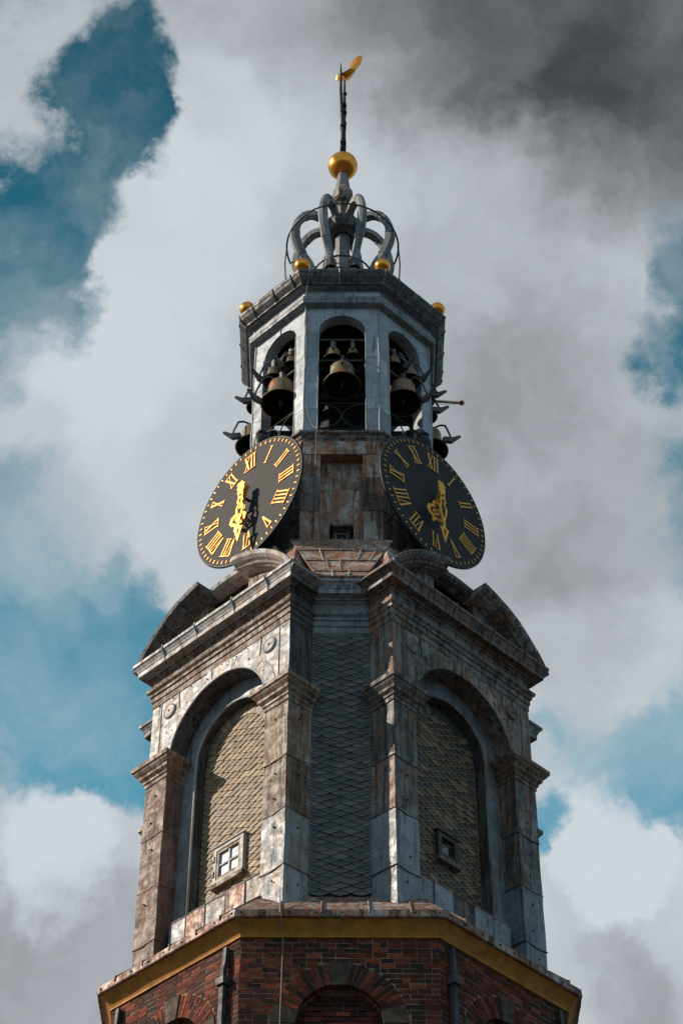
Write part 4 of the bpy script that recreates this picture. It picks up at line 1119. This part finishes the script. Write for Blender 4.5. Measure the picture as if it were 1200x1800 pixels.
for z in (38.5, 39.1, 39.62, 39.9):
    m = MB(); m.box(W3, -.06, .07, -.11, .05, z, z + .035); obj('clip', L_(m, o), 'iron', lr)

# ------------------------------------------------------------------ clocks
RD, DD, ZD = 1.262, 2.19, 26.29
def numeral(txt):
    """strokes as quads in (s, r): s to the right, r outward, letter height 1"""
    wI, wV, wX = .20, .46, .46
    widths = {'I': .235, 'V': .44, 'X': .44}
    tot = sum(widths[c] for c in txt); x = -tot / 2; q = []
    for c in txt:
        w = widths[c]; m = x + w / 2
        if c == 'I': q.append([(m - .043, 0), (m + .043, 0), (m + .043, 1), (m - .043, 1)])
        if c == 'V':
            q.append([(m - .045, 0), (m + .045, 0), (m - .10, 1), (m - .22, 1)])
            q.append([(m - .02, 0), (m + .03, 0), (m + .20, 1), (m + .15, 1)])
        if c == 'X':
            q.append([(m + .10, 0), (m + .22, 0), (m - .10, 1), (m - .22, 1)])
            q.append([(m - .20, 0), (m - .15, 0), (m + .20, 1), (m + .15, 1)])
        x += w
    # serifs
    x = -tot / 2
    for c in txt:
        w = widths[c]; m = x + w / 2
        if c == 'I': q.append([(x, .96), (x + w, .96), (x + w, 1.0), (x, 1.0)]); q.append([(x, 0), (x + w, 0), (x + w, .04), (x, .04)])
        if c == 'V': q.append([(x, .96), (x + w, .96), (x + w, 1.0), (x, 1.0)])
        if c == 'X': q.append([(x, .96), (x + w, .96), (x + w, 1.0), (x, 1.0)]); q.append([(x, 0), (x + w, 0), (x + w, .04), (x, .04)])
        x += w
    return q
def clock(az, label, mins, hours):
    fr0 = F(az); base = fr0(0, DD, ZD - RD)
    t = thing('tower_clock', label, 'clock', 'clocks on the drum', tuple(base))
    def fr(u, d, z): return fr0(u, DD + d, ZD + z) - base
    n = 96
    disc = MB(); pts = [(RD * math.cos(2 * math.pi * i / n), RD * math.sin(2 * math.pi * i / n)) for i in range(n)]
    disc.poly(fr, pts, -.045, 0); obj('dial', disc, 'dial', t)
    rim = MB(); rim.tube([fr(u * 1.0, -.02, z * 1.0) for u, z in pts], .026, 6, closed=True); obj('rim', rim, 'iron', t, smooth=True)
    marks = MB()
    for i in range(60):
        a = 2 * math.pi * i / 60; s, c = math.sin(a), math.cos(a); w = .0105
        q = [(r * s + e * c, r * c - e * s) for r, e in ((1.160, -w), (1.160, w), (1.220, w), (1.220, -w))]
        marks.poly(fr, q[::-1], -.004, .010)
    obj('minute_marks', marks, 'gold_flat', t, kind='stuff')
    rn0, hN = .735, .345
    for i, txt in enumerate(('XII', 'I', 'II', 'III', 'IIII', 'V', 'VI', 'VII', 'VIII', 'IX', 'X', 'XI')):
        a = 2 * math.pi * i / 12; s, c = math.sin(a), math.cos(a); m = MB()
        for k, qd in enumerate(numeral(txt)):
            q = []
            for (e, r) in qd:
                rr = rn0 + r * hN; ee = e * .31
                q.append((rr * s + ee * c, rr * c - ee * s))
            m.poly(fr, q, -.006, .012 + .0007 * k)
        fix_normals(obj('numeral', m, 'gold_flat', t))
    # seams and slots on the dial
    slots = MB()
    for (r, a) in [(.45 + .05 * i, 0.06 + .01 * i) for i in range(5)] + [(.45 + .05 * i, -.03) for i in range(5)] + [(.72 + .02 * i, 1.0 + .05 * i) for i in range(4)] + [(.6, -1.9), (.66, -1.93), (.72, 2.0), (.78, 2.03)]:
        u, z = r * math.sin(a), r * math.cos(a); slots.poly(fr, [(u - .02, z - .006), (u + .02, z + .002), (u + .02, z + .012), (u - .02, z + .004)], .0005, .003)
    obj('screw_slots', slots, 'iron', t, kind='stuff')
    def hand(name, ang, depth, parts, thick):
        a = R(ang); s, c = math.sin(a), math.cos(a)
        def tr(p):
            e, r = p; r *= (.66 if r < 0 else .95) if name == 'minute_hand' else (.75 if r < 0 else 1.0); return (r * s + e * c, r * c - e * s)
        h = MB()
        for k, p in enumerate(parts):
            dd = depth + .0015 * k
            if p[0] == 'poly': h.poly(fr, [tr(x) for x in p[1]], dd - thick / 2, dd + thick / 2)
            else: h.ring(fr, [tr(x) for x in p[1]], [tr(x) for x in p[2]], dd - thick / 2, dd + thick / 2)
        return fix_normals(obj(name, h, 'gold_hand', t))
    def blob(cx, cy, rx, ry, n=14, ph=0, wav=0, k=4): return [((rx + wav * math.cos(k * 2 * math.pi * i / n)) * math.cos(2 * math.pi * i / n) + cx, (ry + wav * math.cos(k * 2 * math.pi * i / n)) * math.sin(2 * math.pi * i / n) + cy) for i in range(n)]
    # minute hand: wavy leaf as counterweight, pierced blade, barbed tip
    mh = [('poly', [(-.05, -.12), (-.085, -.22), (-.06, -.28), (-.09, -.36), (-.05, -.42), (-.02, -.50), (.03, -.46), (.06, -.49), (.10, -.42), (.075, -.34), (.095, -.27), (.07, -.2), (.085, -.12), (.055, -.05), (.05, .06), (-.05, .06), (-.06, -.05)]),
          ('ring', [(-.055, .05), (-.075, .14), (-.05, .2), (-.095, .30), (-.07, .46), (-.045, .56), (.045, .56), (.07, .46), (.095, .30), (.05, .2), (.075, .14), (.055, .05)],
                   [(-.028, .09), (-.035, .14), (-.02, .2), (-.055, .31), (-.035, .45), (-.018, .52), (.018, .52), (.035, .45), (.055, .31), (.02, .2), (.035, .14), (.028, .09)]),
          ('poly', [(-.03, .55), (-.025, .78), (.025, .78), (.03, .55)]),
          ('ring', [(-.03, .77), (-.11, .80), (-.07, .88), (-.04, 1.0), (0, 1.12), (.04, 1.0), (.07, .88), (.11, .80), (.03, .77)], [(-.012, .81), (-.03, .85), (-.025, .88), (-.012, .95), (0, .99), (.012, .95), (.025, .88), (.03, .85), (.012, .81)])]
    hand('minute_hand', mins, .185, mh, .022)
    q = []
    hh = [('poly', [(-.05, -.2), (-.08, -.27), (-.03, -.33), (.03, -.33), (.08, -.27), (.05, -.2), (.045, .0), (.06, .12), (.04, .2), (-.04, .2), (-.06, .12), (-.045, 0)]),
          ('ring', [(-.04, .18), (-.11, .20), (-.12, .26), (-.09, .31), (-.19, .38), (-.20, .50), (-.12, .57), (-.05, .58), (0, .70), (.05, .58), (.12, .57), (.20, .50), (.19, .38), (.09, .31), (.12, .26), (.11, .20), (.04, .18)],
                   [(-.02, .22), (-.06, .235), (-.065, .26), (-.03, .32), (-.125, .40), (-.13, .48), (-.09, .52), (-.03, .53), (0, .58), (.03, .53), (.09, .52), (.13, .48), (.125, .40), (.03, .32), (.065, .26), (.06, .235), (.02, .22)]),
          ('ring', blob(0, .43, .075, .075, 16, 0, .018), blob(0, .43, .032, .032, 16))]
    hand('hour_hand', hours, .115, hh, .022)
    m = MB(); m.tube([fr(0, -.03, 0), fr(0, .20, 0), fr(0, .215, 0)], [.026, .026, .012], 10); obj('spindle', m, 'iron', t)
    for (u, z) in ((-.75, -.55), (.75, -.55), (-.6, .75), (.6, .75)):
        m = MB(); m.tube([fr(u, -.05, z), fr(u * .75, -.62, z * .98)], .022, 6); obj('strut', m, 'iron_grey', t)
    return t
clock(-45, 'round black clock with gold numerals lit by the sun, hands casting a shadow', 181, 195)
clock(45, 'round black clock with gold numerals in the shade, facing away from sun', 179, 195)

# ------------------------------------------------------------------ urns, pole, cable
for az, s_, lab in ((-45, -1, 'small black urn rising behind the sunlit clock'), (45, 1, 'small black urn rising behind the shaded clock')):
    fr = F(az); c = fr(0.02, 1.98, 27.55)
    t = thing('urn', lab, 'urn', 'urns above the clocks', tuple(c))
    obj('body', MB().lathe([(.03, 0), (.05, .05), (.10, .12), (.135, .24), (.14, .32), (.12, .40), (.075, .45)], 18), 'iron', t, smooth=True)
    obj('lid', MB().lathe([(.07, .44), (.105, .47), (.11, .50), (.075, .55), (.04, .57), (.03, .62), (.001, .63)], 18), 'iron', t, smooth=True)
    fb = MB(); b = fr(0, 1.55, 27.58) - c; fb.tube([tuple(b), (0, 0, .02)], .022, 6); obj('bracket', fb, 'iron', t)
t = thing('flagpole', 'pale pole with a red ball sticking out from the right side of the belfry', 'pole', loc=(1.5, .1, 30.52))
m = MB(); m.tube([(0, 0, .05), (.4, 0, .03), (.70, 0, .0)], [.03, .028, .024], 8); obj('shaft', m, 'pole', t, smooth=True)
m = MB(); m.sphere((.74, 0, 0), .05, 12, 8); obj('ball', m, 'red', t, smooth=True)
m = MB(); m.tube([(.0, 0, -.02), (.3, 0, -.045), (.68, 0, -.03)], .005, 4); obj('line', m, 'rope', t)

def cable(label, pts, r, loc, n=5):
    P = catmull(pts, n); o = Vector(loc)
    m = MB(); m.tube([p - o for p in P], r, 5)
    t = obj('conductor_cable', m, 'rope', smooth=True); t.location = loc
    t['label'] = label; t['category'] = 'cable'; t['group'] = 'lightning conductor cables'
    return t
cable('thin cable running down the front corner pier of the belfry', [(-.62, -1.9, 32.05), (-.60, -1.965, 31.94), (-.64, -1.84, 31.66), (-.665, -1.76, 31.4), (-.67, -1.66, 31.2), (-.645, -1.63, 30.4), (-.65, -1.63, 29.5)], .008, (-.62, -1.9, 32.05))
cable('thin pale cable hanging down the stained drum panel and over the copper roof', [(-.60, -1.63, 28.6), (-.58, -1.64, 28.3), (-.50, -1.66, 28.0), (-.43, -1.78, 27.84), (-.43, -1.80, 27.7), (-.44, -1.70, 27.4), (-.45, -1.69, 26.5), (-.45, -1.69, 25.4), (-.45, -1.80, 25.15), (-.43, -2.3, 24.25), (-.40, -2.62, 23.75)], .008, (-.6, -1.63, 28.6))
cable('thin pale cable hanging down the brick wall left of the arch', [(-.80, -2.95, 17.6), (-.78, -3.30, 17.12), (-.77, -3.335, 16.98), (-.75, -3.2, 16.8), (-.74, -3.13, 16.6), (-.745, -3.13, 16.0), (-.75, -3.14, 15.4), (-.74, -3.13, 14.4)], .008, (-.8, -2.95, 17.6))

bpy.context.view_layer.update()
